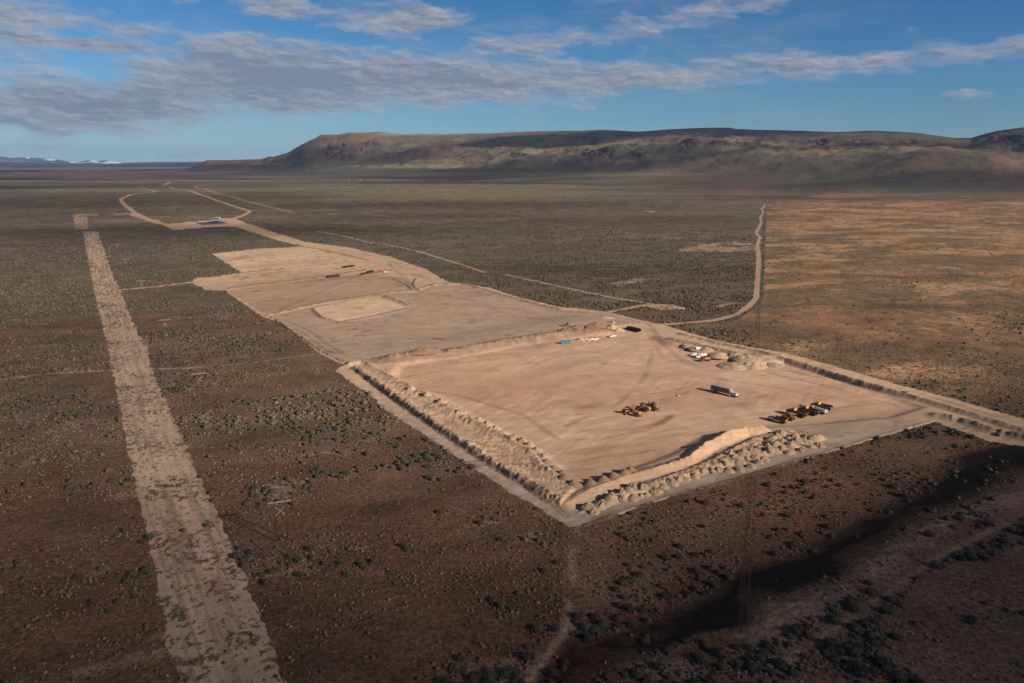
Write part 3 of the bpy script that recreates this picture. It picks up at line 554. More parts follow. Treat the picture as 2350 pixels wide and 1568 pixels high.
M = dict(
    land=attr_mat('open_land'), strip=attr_mat('scraped_strip', 121), shrub=None,
    yellow=paint_mat('machine_yellow', (.31, .15, .024), .5, .5), darkyel=paint_mat('worn_yellow', (.26, .135, .03), .6, .5, dust=(.10, .07, .05)), black=paint_mat('black_rubber', (.018, .017, .017), .8, .25, dust=(.12, .085, .06)),
    bed=paint_mat('muddy_steel', (.10, .066, .045), .75, .6, dust=(.20, .14, .10)), steel=paint_mat('dark_steel', (.055, .05, .048), .55, .3, .3), glass=paint_mat('cab_glass', (.015, .018, .022), .12, .1),
    white=paint_mat('white_paint', (.66, .645, .61), .45, .5), cream=paint_mat('cream_tank', (.62, .56, .46), .5, .25), red=paint_mat('red_paint', (.22, .014, .018), .4, .15), grey=paint_mat('grey_sheet', (.115, .13, .145), .5, .2),
    greyt=paint_mat('grey_roof', (.27, .31, .31), .55, .25), teal=paint_mat('teal_paint', (.015, .20, .27), .5, .2), green=paint_mat('green_paint', (.03, .16, .045), .45, .15), rim=paint_mat('rim_yellow', (.50, .29, .07), .5, .2),
    orange=paint_mat('orange_paint', (.40, .085, .04), .5, .2), pipe=paint_mat('black_pipe', (.012, .012, .014), .38, .15, dust=(.08, .07, .06)), rust=paint_mat('rusty_red', (.20, .085, .05), .8, .4), wood=paint_mat('weathered_pole', (.035, .02, .013), .9, .3, dust=(.05, .03, .02)),
    palewood=paint_mat('pale_crossarm', (.33, .235, .16), .85, .2), liner=paint_mat('pond_liner', (.030, .032, .045), .35, .3, dust=(.06, .06, .075), scale=.05), blue=paint_mat('blue_tank', (.13, .42, .55), .5, .15), bag=paint_mat('white_bag', (.75, .70, .64), .7, .2),
    tan=soil_mat('tan_soil', (.27, .19, .135), (.43, .305, .21)), soil=soil_mat('pale_soil', (.34, .235, .16), (.50, .36, .24)), gravel=soil_mat('gravel', (.20, .135, .095), (.30, .21, .15), 2.2), dark_soil=soil_mat('dark_topsoil', (.15, .095, .068), (.25, .165, .115)))
def shrub_mat():
    m, nt, b = mat_base('sagebrush_leaves'); L = nt.links.new; N = nt.nodes.new
    at = N('ShaderNodeAttribute'); at.attribute_name = 'tint'; L(at.outputs['Color'], b.inputs['Base Color'])
    b.inputs['Roughness'].default_value = .9; b.inputs['Specular IOR Level'].default_value = .1
    return m
M['shrub'] = shrub_mat()

# ------------------------------------------------------------------ tags
def tag(o, label=None, cat=None, group=None, kind=None):
    if label: o['label'] = label
    if cat: o['category'] = cat
    if group: o['group'] = group
    if kind: o['kind'] = kind
    return o
def link(name, me, mat=None, parent=None):
    o = bpy.data.objects.new(name, me); COL.objects.link(o)
    if mat is not None: me.materials.append(mat)
    if parent is not None: o.parent = parent
    return o
def fast_mesh(name, V, Fc, k, colors=None, scrub=None, smooth=True):
    me = bpy.data.meshes.new(name)
    me.vertices.add(len(V)); me.vertices.foreach_set('co', np.ascontiguousarray(V, np.float32).ravel())
    nF = len(Fc); me.loops.add(nF * k); me.polygons.add(nF)
    me.loops.foreach_set('vertex_index', np.ascontiguousarray(Fc, np.int32).ravel())
    me.polygons.foreach_set('loop_start', np.arange(0, nF * k, k, dtype=np.int32))
    if smooth: me.polygons.foreach_set('use_smooth', np.ones(nF, bool))
    else: me.polygons.foreach_set('use_smooth', np.zeros(nF, bool))
    if colors is not None:
        a = me.attributes.new('tint', 'FLOAT_COLOR', 'POINT'); c = np.ones((len(V), 4), np.float32); c[:, :3] = colors; a.data.foreach_set('color', c.ravel())
    if scrub is not None:
        a = me.attributes.new('scrub', 'FLOAT', 'POINT'); a.data.foreach_set('value', np.ascontiguousarray(scrub, np.float32))
    me.update(); return me

# ------------------------------------------------------------------ land: one polar sheet from below the viewpoint out past the hills
fine = np.arange(-.735, .735, .00095)
side = np.concatenate([np.linspace(.742, .95, 50), np.linspace(.97, 1.35, 18)])
AZ = np.concatenate([-side[::-1], fine, side])
th = np.arange(R(52), R(2.6), -.00092)
RR = CAM_H / np.tan(th)
RR = np.concatenate([np.array([30., 60.]), RR, np.geomspace(RR[-1] * 1.006, 6500, 170), np.linspace(6530, 10500, 230), np.geomspace(10600, 24000, 30)])
nA, nR = len(AZ), len(RR)
gx = (RR[:, None] * np.sin(AZ)[None]).ravel(); gy = (RR[:, None] * np.cos(AZ)[None]).ravel()
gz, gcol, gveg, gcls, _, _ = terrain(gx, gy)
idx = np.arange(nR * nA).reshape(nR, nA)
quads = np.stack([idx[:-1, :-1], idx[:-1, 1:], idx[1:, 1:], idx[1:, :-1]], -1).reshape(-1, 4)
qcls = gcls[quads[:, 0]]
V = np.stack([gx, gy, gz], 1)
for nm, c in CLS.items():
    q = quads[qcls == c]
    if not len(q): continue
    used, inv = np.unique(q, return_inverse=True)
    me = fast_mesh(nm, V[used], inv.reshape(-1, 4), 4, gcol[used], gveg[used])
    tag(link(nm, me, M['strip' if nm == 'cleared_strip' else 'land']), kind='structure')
print('land', nR, nA, nR * nA)
def zat(x, y): return float(terrain(np.array([x]), np.array([y]), False)[0])

# ------------------------------------------------------------------ distant ranges
def far_range(name, rr, pts, depth, c1, c2, snow=None, seed=1):
    a = np.linspace(azel(-500, 380)[0], azel(pts[-1][0], 380)[0], 420)
    pa = np.array([azel(*p)[0] for p in pts]); pe = np.array([azel(*p)[1] for p in pts])
    top = CAM_H + rr * np.tan(np.interp(a, pa, pe))
    rows = 26; vs = []; cs = []
    for i in range(rows):
        t = i / (rows - 1); rad = rr - depth * (1 - t)
        nn = fbm(a * rr / 1500, a * 0 + t * 4, seed, 4); rdg = 1 - np.abs(2 * fbm(a * rr / 900, a * 0 + t * 2.2, seed + 5, 4) - 1)
        z = -260 + (top + 260) * (t ** .8) * (1 - .5 * (1 - rdg) * 4 * t * (1 - t)) + (t > .95) * (nn - .5) * rr * .0012
        vs.append(np.stack([rad * np.sin(a), rad * np.cos(a), z], 1))
        c = lerp(np.array(c1) * np.ones((len(a), 1)), np.array(c2), sstep(.4, .6, nn))
        if snow is not None:
            c = lerp(c, np.array(snow), sstep(.50, .60, fbm(a * rr / 420, a * 0 + t * 9, seed + 8, 3)) * sstep(.62, .85, t) * .8)
        cs.append(c)
    # back face so that the range has depth
    vs.append(np.stack([(rr + depth) * np.sin(a), (rr + depth) * np.cos(a), a * 0 - 260], 1)); cs.append(cs[-1])
    rows += 1; n_ = len(a); I = np.arange(rows * n_).reshape(rows, n_)
    q = np.stack([I[:-1, :-1], I[:-1, 1:], I[1:, 1:], I[1:, :-1]], -1).reshape(-1, 4)
    me = fast_mesh(name, np.concatenate(vs), q, 4, np.concatenate(cs), np.zeros(rows * n_))
    tag(link(name, me, M['land']), kind='structure')
far_range('distant_hills', 21000, [(-500,372),(0,373),(90,374),(180,375),(240,377),(300,374),(370,372),(430,372),(470,371),(500,376),(560,385),(620,392)], 4500, (.030, .034, .04), (.07, .065, .06), seed=3)
far_range('distant_mountains', 40000, [(-500,356),(-60,358),(0,360),(30,363),(60,361),(90,363),(130,366),(160,371),(190,369),(205,366),(225,370),(240,368),(262,371),(300,375),(420,382)], 7000, (.05, .055, .07), (.08, .08, .09), (.80, .80, .80), seed=9)
#@@PART2
# ------------------------------------------------------------------ unseen clouds added, cover shaped to shade the land (overhead and off to the sunward side)
def cloud_shade(X, Y):
    """fraction of sunlight the added sheets take away over each ground point"""
    r = np.hypot(X, Y); px, py = proj(X, Y, np.zeros_like(X))
    n = fbm(X / 1900, Y / 1500, 201, 4)
    far = .10 + .12 * sstep(5000, 7000, r) + .60 * sstep(.42, .58, n)
    foot = sstep(1350, 1650, px) * sstep(2700, 3400, r) * (1 - sstep(6500, 9500, r))
    far = np.maximum(far, .40 * foot)
    far = np.maximum(far, .55 * sstep(7200, 8600, r) * sstep(.36, .52, n))
    for cx_, rr, w, h, s in SUNNY:
        a = azel(cx_, 400)[0]; x0, y0 = rr * math.sin(a), rr * math.cos(a)
        g = np.exp(-((X - x0) / w) ** 2 - ((Y - y0) / h) ** 2); far = far * (1 - s * g)
    mid = 0
    for cx_, cy_, w, h, s in SHADY:
        x0, y0 = G(cx_, cy_)
        mid = np.maximum(mid, s * np.exp(-(((X - x0) / w) ** 2 + ((Y - y0) / h) ** 2) ** 1.5))
    far = far * sstep(2600, 4200, r)
    nearn = fbm(X / 160, Y / 120, 203, 3)
    edge = Y - .10 * X - 60 * (nearn - .5)
    near = .60 * (1 - sstep(195, 330, edge)) + .22 * (1 - sstep(140, 215, edge))
    near = np.maximum(near, .26 * (1 - sstep(380, 620, edge + 0.9 * np.minimum(X + 230, 0) + 200 * sstep(-250, -120, X))) )
    near = np.maximum(near, .82 * (1 - sstep(230, 330, edge)) * sstep(60, 150, X))
    near = np.maximum(near, .93 * (1 - sstep(185, 260, edge)) * sstep(50, 120, X))
    dl_, _ = dline(X, Y, wline([(2600,960),(2350,1050),(2200,1112),(1950,1256),(1720,1340),(1550,1440),(1300,1560),(1150,1650)]), 120.)
    near = np.maximum(near, .93 * np.exp(-(dl_ / 34) ** 2) * (dl_ < 1e8))
    return np.clip(np.maximum(np.maximum(far, mid), near), 0, .93)
SUNNY = [(1620, 6300, 420, 380, .8), (2000, 5200, 380, 300, .8), (1330, 6700, 380, 420, .7), (2200, 4700, 300, 260, .6), (780, 8300, 420, 500, .6), (950, 7000, 1500, 420, .8), (600, 6400, 900, 600, .7), (1222, 6900, 160, 260, .9), (1850, 5600, 500, 420, .5), (1450, 5200, 420, 300, .5)]
SHADY = [(430, 527, 500, 130, .55), (60, 470, 500, 600, .45), (560, 455, 300, 500, .35), (1000, 470, 700, 260, .45), (1250, 500, 500, 200, .3), (1350, 610, 200, 90, .25), (2250, 745, 90, 120, .25), (150, 545, 300, 200, .35), (2000, 455, 900, 260, .4)]
def shade_mat():
    m = bpy.data.materials.new('shade_sheet'); m.use_nodes = True; nt = m.node_tree; nt.nodes.clear(); N = nt.nodes.new; L = nt.links.new
    o = N('ShaderNodeOutputMaterial'); mx = N('ShaderNodeMixShader'); tr = N('ShaderNodeBsdfTransparent'); df = N('ShaderNodeBsdfDiffuse'); df.inputs[0].default_value = (.8, .8, .82, 1)
    at = N('ShaderNodeAttribute'); at.attribute_name = 'cover'; L(at.outputs['Fac'], mx.inputs[0]); L(tr.outputs[0], mx.inputs[1]); L(df.outputs[0], mx.inputs[2]); L(mx.outputs[0], o.inputs[0]); return m
CM = shade_mat()
SHADE_Z = 2500.0
def shade_layer(xs, ys, thick):
    gx_, gy_ = np.meshgrid(xs, ys); X = gx_.ravel(); Y = gy_.ravel()
    c = cloud_shade(X, Y)
    ed = np.minimum(np.minimum(X - xs[0], xs[-1] - X) / (xs[-1] - xs[0]), np.minimum(Y - ys[0], ys[-1] - Y) / (ys[-1] - ys[0]))
    c = c * sstep(0, .03, ed)
    a = 1 - np.sqrt(1 - c)                                   # two surfaces, lower and upper
    nx, ny = len(xs), len(ys); k = nx * ny
    off = np.array([SHX, SHY]) * SHADE_Z / math.tan(SUN_EL)
    zb = SHADE_Z + 0 * X; zt = zb + thick * (.15 + c) * (.7 + .6 * fbm(X / 500, Y / 500, 205, 3))
    ot = np.array([SHX, SHY])[None] * ((zt - 0) / math.tan(SUN_EL))[:, None]
    Vb = np.stack([X + off[0], Y + off[1], zb], 1); Vt = np.stack([X + ot[:, 0], Y + ot[:, 1], zt], 1)
    I = np.arange(k).reshape(ny, nx)
    q = np.stack([I[:-1, :-1], I[:-1, 1:], I[1:, 1:], I[1:, :-1]], -1).reshape(-1, 4)
    keep = c[q].max(1) > .004; q = q[keep]
    me = fast_mesh('shade_cloud', np.concatenate([Vb, Vt]), np.concatenate([q[:, ::-1], q + k]), 4)
    at = me.attributes.new('cover', 'FLOAT', 'POINT'); at.data.foreach_set('value', np.concatenate([a, a]).astype(np.float32))
    return tag(link('shade_cloud', me, CM), 'unseen sheet shaped to shade the valley below', 'shade_cloud', 'unseen shade sheets over the valley', 'stuff')
shade_layer(np.linspace(-420, 620, 105), np.linspace(-60, 900, 97), 60)
shade_layer(np.linspace(-7500, 7500, 170), np.linspace(900, 12500, 150), 260)

# ------------------------------------------------------------------ haze over the whole valley
def haze():
    me = bpy.data.meshes.new('haze'); bm = bmesh.new(); bmesh.ops.create_cube(bm, size=1.0); bm.to_mesh(me); bm.free()
    o = link('haze', me); o.scale = (96000, 60000, 1250); o.location = (0, 22000, 960 - 625)
    m = bpy.data.materials.new('valley_haze'); m.use_nodes = True; nt = m.node_tree; nt.nodes.clear()
    out = nt.nodes.new('ShaderNodeOutputMaterial'); v = nt.nodes.new('ShaderNodeVolumePrincipled'); nt.links.new(v.outputs[0], out.inputs['Volume'])
    v.inputs['Color'].default_value = (.30, .53, 1.0, 1); v.inputs['Density'].default_value = HAZE; v.inputs['Anisotropy'].default_value = 0.0
    me.materials.append(m); tag(o, 'thin pale haze filling the valley air', 'haze', kind='stuff')
HAZE = 1.6e-5
haze()

# ------------------------------------------------------------------ sagebrush and bunchgrass
def ico(sub):
    bm = bmesh.new(); bmesh.ops.create_icosphere(bm, subdivisions=sub, radius=1.0); bm.verts.ensure_lookup_table()
    v = np.array([x.co[:] for x in bm.verts]); f = np.array([[w.index for w in p.verts] for p in bm.faces]); bm.free(); return v, f
def blob_variants(sub, n, rough, seed, flat=.75):
    v, f = ico(sub); g = np.random.default_rng(seed); out = []
    for i in range(n):
        w = v * (1 + rough * (g.random(len(v)) - .5))[:, None]
        w[:, 2] = np.maximum(w[:, 2] * flat + .34, -.05); out.append(w)
    return out, f
def scatter(r0, r1, cell, seed):
    g = np.random.default_rng(seed)
    n = int(r1 / cell) + 1
    i, j = np.meshgrid(np.arange(-n, n), np.arange(0, n)); X = ((i + g.random(i.shape)) * cell).ravel(); Y = ((j + g.random(j.shape)) * cell).ravel()
    r = np.hypot(X, Y); a = np.abs(np.arctan2(X, Y)); m = (r > r0) & (r < r1) & (a < .86); return X[m], Y[m], g
def merged(name, X, Y, Z, S, H, rot, variants, F_, cols, label, cat, jit=.25, smooth=False):
    g = np.random.default_rng(3); nv = len(variants[0]); which = g.integers(0, len(variants), len(X))
    VV = np.array(variants)[which]
    c, s = np.cos(rot)[:, None], np.sin(rot)[:, None]
    x = (VV[:, :, 0] * c - VV[:, :, 1] * s) * S[:, None] + X[:, None]; y = (VV[:, :, 0] * s + VV[:, :, 1] * c) * S[:, None] + Y[:, None]; z = VV[:, :, 2] * H[:, None] + Z[:, None]
    Vv = np.stack([x, y, z], -1).reshape(-1, 3)
    FF = (F_[None] + (np.arange(len(X)) * nv)[:, None, None]).reshape(-1, 3)
    cc = (cols[:, None, :] * (1 + jit * (g.random((len(X), nv)) - .5))[:, :, None]).reshape(-1, 3)
    me = fast_mesh(name, Vv, FF, 3, cc, smooth=smooth)
    return tag(link(name, me, M['shrub']), label, cat, kind='stuff')
X, Y, g = scatter(125, 1500, 2.1, 21)
k_ = (np.hypot(X, Y) < 900) | (g.random(len(X)) < .42); X, Y = X[k_], Y[k_]
zz, cc_, _, _, dens, _ = terrain(X, Y)
keep = g.random(len(X)) < dens * .95 * (1 - sstep(950, 1480, np.hypot(X, Y)))
X, Y, Z, dens = X[keep], Y[keep], zz[keep], dens[keep]
rr = np.hypot(X, Y)
S = (.30 + .86 * g.random(len(X)) ** 2.0) * (1 + .2 * (dens > .6)); S *= np.where(rr < 330, 1.2, 1.0) * (1 + .35 * sstep(900, 1300, rr))
Hh = S * (.75 + .4 * g.random(len(X)))
rot = g.random(len(X)) * 6.28
t_ = g.random((len(X), 1)); base = lerp(np.array([.052, .047, .035]), np.array([.118, .097, .070]), (t_[:, 0] ** 1.3))
patchy = fbm(X / 60, Y / 60, 211, 3); base = lerp(base, np.array([.043, .042, .034]), .8 * sstep(.48, .62, patchy) * (1 - sstep(450, 800, rr)))
# the 300 largest in view are individuals
px, py = proj(X, Y, Z); inv = (px > -20) & (px < 2370) & (py < 1600)
score = np.where(inv, S / rr, 0); order = np.argsort(-score); big = order[:300]; rest = np.ones(len(X), bool); rest[big] = False
def bush_mesh(i):
    g = np.random.default_rng(400 + i)
    v, f = ico(2); w = v * (1 + .5 * (fbm(v[:, 0] * 2.2 + i * 9, v[:, 1] * 2.2 + v[:, 2] * 1.7, 5, 3) - .5))[:, None] * .80; w[:, 2] = np.maximum(w[:, 2] * .72 + .36, -.08)
    n = 420; d = g.normal(size=(n, 3)); d /= np.linalg.norm(d, axis=1)[:, None]; d[:, 2] = np.abs(d[:, 2]) * 1.0 - .1
    p = d * (.70 + .38 * g.random(n))[:, None]; p[:, 2] = p[:, 2] * .8 + .22
    t1 = np.cross(d, g.normal(size=(n, 3))); t1 /= np.linalg.norm(t1, axis=1)[:, None]
    l = (.10 + .10 * g.random(n))[:, None]; q = d + .5 * g.normal(size=(n, 3)); q /= np.linalg.norm(q, axis=1)[:, None]
    leaf = np.stack([p - t1 * l * .5, p + t1 * l * .5, p + q * l * 1.7], 1).reshape(-1, 3)
    Vv = np.concatenate([w, leaf]); FF = np.concatenate([f, len(w) + np.arange(n * 3).reshape(-1, 3)])
    tone = [(.058, .060, .044), (.052, .052, .041), (.078, .072, .054), (.044, .045, .036), (.066, .060, .047), (.094, .083, .062)][i]
    cw = np.array(tone) * (.8 + .3 * g.random(len(w)))[:, None]; cl = np.repeat(np.array(tone) * (.85 + .75 * g.random(n))[:, None], 3, 0)
    return fast_mesh('sagebrush', Vv, FF, 3, np.concatenate([cw, cl]), smooth=False)
bmesh_ = [bush_mesh(i) for i in range(6)]
for m_ in bmesh_: m_.materials.append(M['shrub'])
proto = [None] * 6
for k in big:
    i = int(rr[k] * 7.3) % 6
    if proto[i] is None: proto[i] = o = bpy.data.objects.new('sagebrush', bmesh_[i])
    else: o = proto[i].copy()
    COL.objects.link(o)
    o.location = (X[k], Y[k], Z[k] - .05); o.rotation_euler = (0, 0, rot[k]); o.scale = (S[k] * 1.05, S[k] * 1.05, Hh[k] * 1.05)
    tag(o, 'rounded dark grey-green sagebrush bush on the nearest brown scrub', 'bush', 'sagebrush bushes nearest the camera')
nearm = rest & (rr < 470); farm = rest & (rr >= 470)
vs, f = blob_variants(2, 6, .55, 31); merged('sagebrush_scrub', X[nearm], Y[nearm], Z[nearm], S[nearm], Hh[nearm], rot[nearm], vs, f, base[nearm], 'grey-green sagebrush scrub covering the plain around the cleared ground', 'scrub', .7)
vs, f = blob_variants(1, 6, .5, 32); merged('sagebrush_cover', X[farm], Y[farm], Z[farm], S[farm], Hh[farm], rot[farm], vs, f, base[farm], 'dense far sagebrush cover on the plain beyond the earthworks', 'scrub', .5)
X, Y, g = scatter(125, 560, 1.25, 22)
zz, cc_, _, _, dens, tuft = terrain(X, Y)
br_ = g.random(len(X)) < .26; keep = (g.random(len(X)) < np.clip(tuft, 0, 1) * .30 + .02 * (dens > .02)) | (br_ & (dens > .02))
keep &= cc_.mean(1) > .034; br_ = br_[keep]
X, Y, Z = X[keep], Y[keep], zz[keep]
S = .20 + .28 * g.random(len(X)) ** 2; rot = g.random(len(X)) * 6.28
tc_ = lerp(np.array([.215, .16, .105]), np.array([.14, .10, .066]), g.random(len(X)))
tc_ = np.where(br_[:, None], lerp(np.array([.07, .052, .038]), np.array([.15, .115, .08]), g.random(len(X))), tc_); S = np.where(br_, S * 1.15, S)
tc_ = np.where((g.random(len(X)) < .0004)[:, None], np.array([.38, .33, .07]), tc_)
vs, f = blob_variants(1, 4, .6, 33, .9); merged('bunchgrass', X, Y, Z, S, S * 1.0, rot, vs, f, tc_, 'pale dry bunchgrass tufts dotted over the brown scrub', 'grass', .5)

# ------------------------------------------------------------------ soil heaps
def heap_mesh(name, seed, rough, peak):
    g = np.random.default_rng(seed); nr, na = 13, 34
    rho = np.linspace(0, 1, nr) ** .9; a = np.linspace(0, 2 * math.pi, na, endpoint=False)
    vs = []
    ex, ey = g.normal(size=2) * .12
    for i, p in enumerate(rho):
        out = 1 + .16 * (fbm(np.cos(a) * 1.3 + seed, np.sin(a) * 1.3, seed, 3) - .5) * 2
        x = np.cos(a) * p * out + ex * (1 - p); y = np.sin(a) * p * out + ey * (1 - p)
        h = (1 - p ** peak) * (1 + rough * (fbm(x * 2.4 + seed, y * 2.4, seed + 3, 3) - .5)) + .22 * rough * (fbm(x * 7, y * 7, seed + 5, 2) - .5)
        vs.append(np.stack([x, y, h - .03 * p - (.1 if i == nr - 1 else 0)], 1))
    I = np.arange(nr * na).reshape(nr, na)
    q = np.stack([I[:-1], np.roll(I[:-1], -1, 1), np.roll(I[1:], -1, 1), I[1:]], -1).reshape(-1, 4)[:, ::-1]
    return fast_mesh(name, np.concatenate(vs), q, 4)
HM = {}
for kind, mt, rough, peak in (('soil_heap', 'tan', 1.0, 1.65), ('gravel_pile', 'gravel', .18, 1.25), ('topsoil_mound', 'dark_soil', 1.1, 2.0), ('sand_pile', 'soil', .75, 1.6), ('tan_heap', 'tan', .9, 1.9)):
    HM[kind] = [heap_mesh(kind, 60 + i * 3 + len(kind), rough, peak) for i in range(5)]
    for m_ in HM[kind]: m_.materials.append(M[mt])
hcount = 0
def heap(kind, px, py, rad, h, label, group=None, ratio=1.0, ang=None):
    global hcount
    x, y = G(px, py); o = bpy.data.objects.new(kind, HM[kind][hcount % 5]); hcount += 1; COL.objects.link(o)
    o.location = (x, y, zat(x, y) - .08); o.scale = (rad, rad * ratio, h); o.rotation_euler = (0, 0, random.random() * 6.28 if ang is None else ang)
    return tag(o, label, 'pile', group)
for a in [(1316,1115),(1355,1113),(1384,1106),(1409,1099),(1431,1091),(1447,1082)]:
    heap('gravel_pile', *a, 3.3 + .4 * random.random(), 2.3, 'smooth brown gravel cone in the curved row inside the bottom corner of the pad', 'gravel cones in the bottom corner')
for a in [(1295,1103),(1290,1088),(1269,1078),(1252,1063)]:
    heap('gravel_pile', *a, 2.9 + .4 * random.random(), 1.9, 'brown gravel pile at the lower end of the left berm', 'gravel piles ending the left berm')
for a in [(1243,1049),(1232,1033),(1215,1020),(1199,1011),(1178,1003),(1157,994),(1138,984),(1119,974),(1098,966),(1056,950),(1045,938),(1014,928),(980,913),(944,899)]:
    heap('tan_heap', *a, 2.4 + 1.2 * random.random(), 1.4 + .5 * random.random(), 'tan sand heap along the inner edge of the left berm', 'sand heaps along the left berm')
A_ = [(400,700),(480,690),(520,680),(560,640),(570,610),(640,600),(690,590),(730,560),(640,640),(720,620),(790,570),(820,600),(880,580),(930,545),(990,520),(1050,500),(1100,490),(1350,370),(1420,330),(1450,345),(1510,320),(1540,350),(1580,310),(1630,280),
    (1660,350),(1680,270),(1700,300),(1740,260),(1720,220),(1780,280),(1750,200),(1790,240),(1830,210),(1850,260),(1880,200),(1890,240),(1920,280),(1940,240),(1960,200),(1990,250),(2010,210),(2040,230),(2060,250),(1480,420),(1560,400),(1620,370),
    (1400,430),(1340,420),(1280,430),(1220,440),(1160,470),(1380,390),(1480,370),(1600,340),(1840,300),(1780,180),(1700,240),(850,540),(780,610),(440,720)]
for a, b in A_:
    heap('soil_heap', (1300 + a / 2.9375) * .94, (1000 + (b + 14) / 2.9375) * .94, 1.9 + 1.7 * random.random(), .9 + .8 * random.random(), 'pale dumped soil heap in the rows along the bottom berm', 'dumped soil heaps along the bottom berm', ratio=.65 + .35 * random.random())
for px, py, rad, h, lab in [(1682,836,6.5,3.0,'brown-topped spoil pile nearest the open pad beside the right haul road'), (1712,826,6.5,3.2,'tallest dark-topped spoil pile beside the right haul road'), (1730,835,6.0,3.2,'fluted sunlit spoil pile at the right end of the row by the haul road'),
        (1686,818,4.5,2.4,'small grooved spoil pile behind the brown-topped one'), (1651,816,5,2.4,'pale spoil pile right behind the red truck'), (1598,800,4,1.9,'ribbed low spoil pile behind the white trucks'), (1578,794,3.4,1.5,'low brown spoil pile at the left end of the row by the haul road'), (1620,803,4,2.0,'rounded spoil pile behind the cream tank'), (1775,832,4.5,1.4,'low flat spoil pile trailing off along the haul road')]:
    heap('sand_pile' if 'pale' in lab or 'fluted' in lab else 'tan_heap', px, py, rad * 1.45, h * .8, lab)
heap('topsoil_mound', 970, 818, 11, 3.2, 'broad brown topsoil mound at the left end of the bank above the pad', ratio=.45, ang=R(20))
for px, py, rad, h, lab in [(1326,757,9,2.6,'dark brown topsoil mound just right of the green tractor'), (1368,757,9,2.8,'dark topsoil mound midway between the tractor and the black pipes'), (1300,762,6,2.0,'brown topsoil mound between the tractor and the teal skip')]:
    heap('topsoil_mound', px, py, rad, h, lab, ratio=.5, ang=R(15))
for px, py, rad, h, lab in [(1403,757,5,2.4,'pale sand pile behind the small white pickup'), (1420,759,4.5,2.0,'pale sand pile left of the black pipes'), (1333,775,4,1.5,'pale sand pile right of the teal skip'), (1345,774,3.4,1.3,'small sand pile left of the white bags'),(1560,709,4.5,1.2,'pale dirt pile at the end of the spur track')]:
    heap('sand_pile', px, py, rad, h, lab)
heap('soil_heap', 1392, 733, 7, 1.3, 'low grassy spoil mound beside the haul road bend', ratio=.4, ang=R(5)); heap('soil_heap', 1557, 902, 1.5, .7, 'little clod of spoil alone on the open pad'); heap('topsoil_mound', 947, 780, 3.5, .7, 'dark clump of rubbish and soil on the second pad', ratio=.5, ang=0)
heap('soil_heap', 2085, 904, 4.5, 1.5, 'pale spoil heap in the ditch of the right haul road')

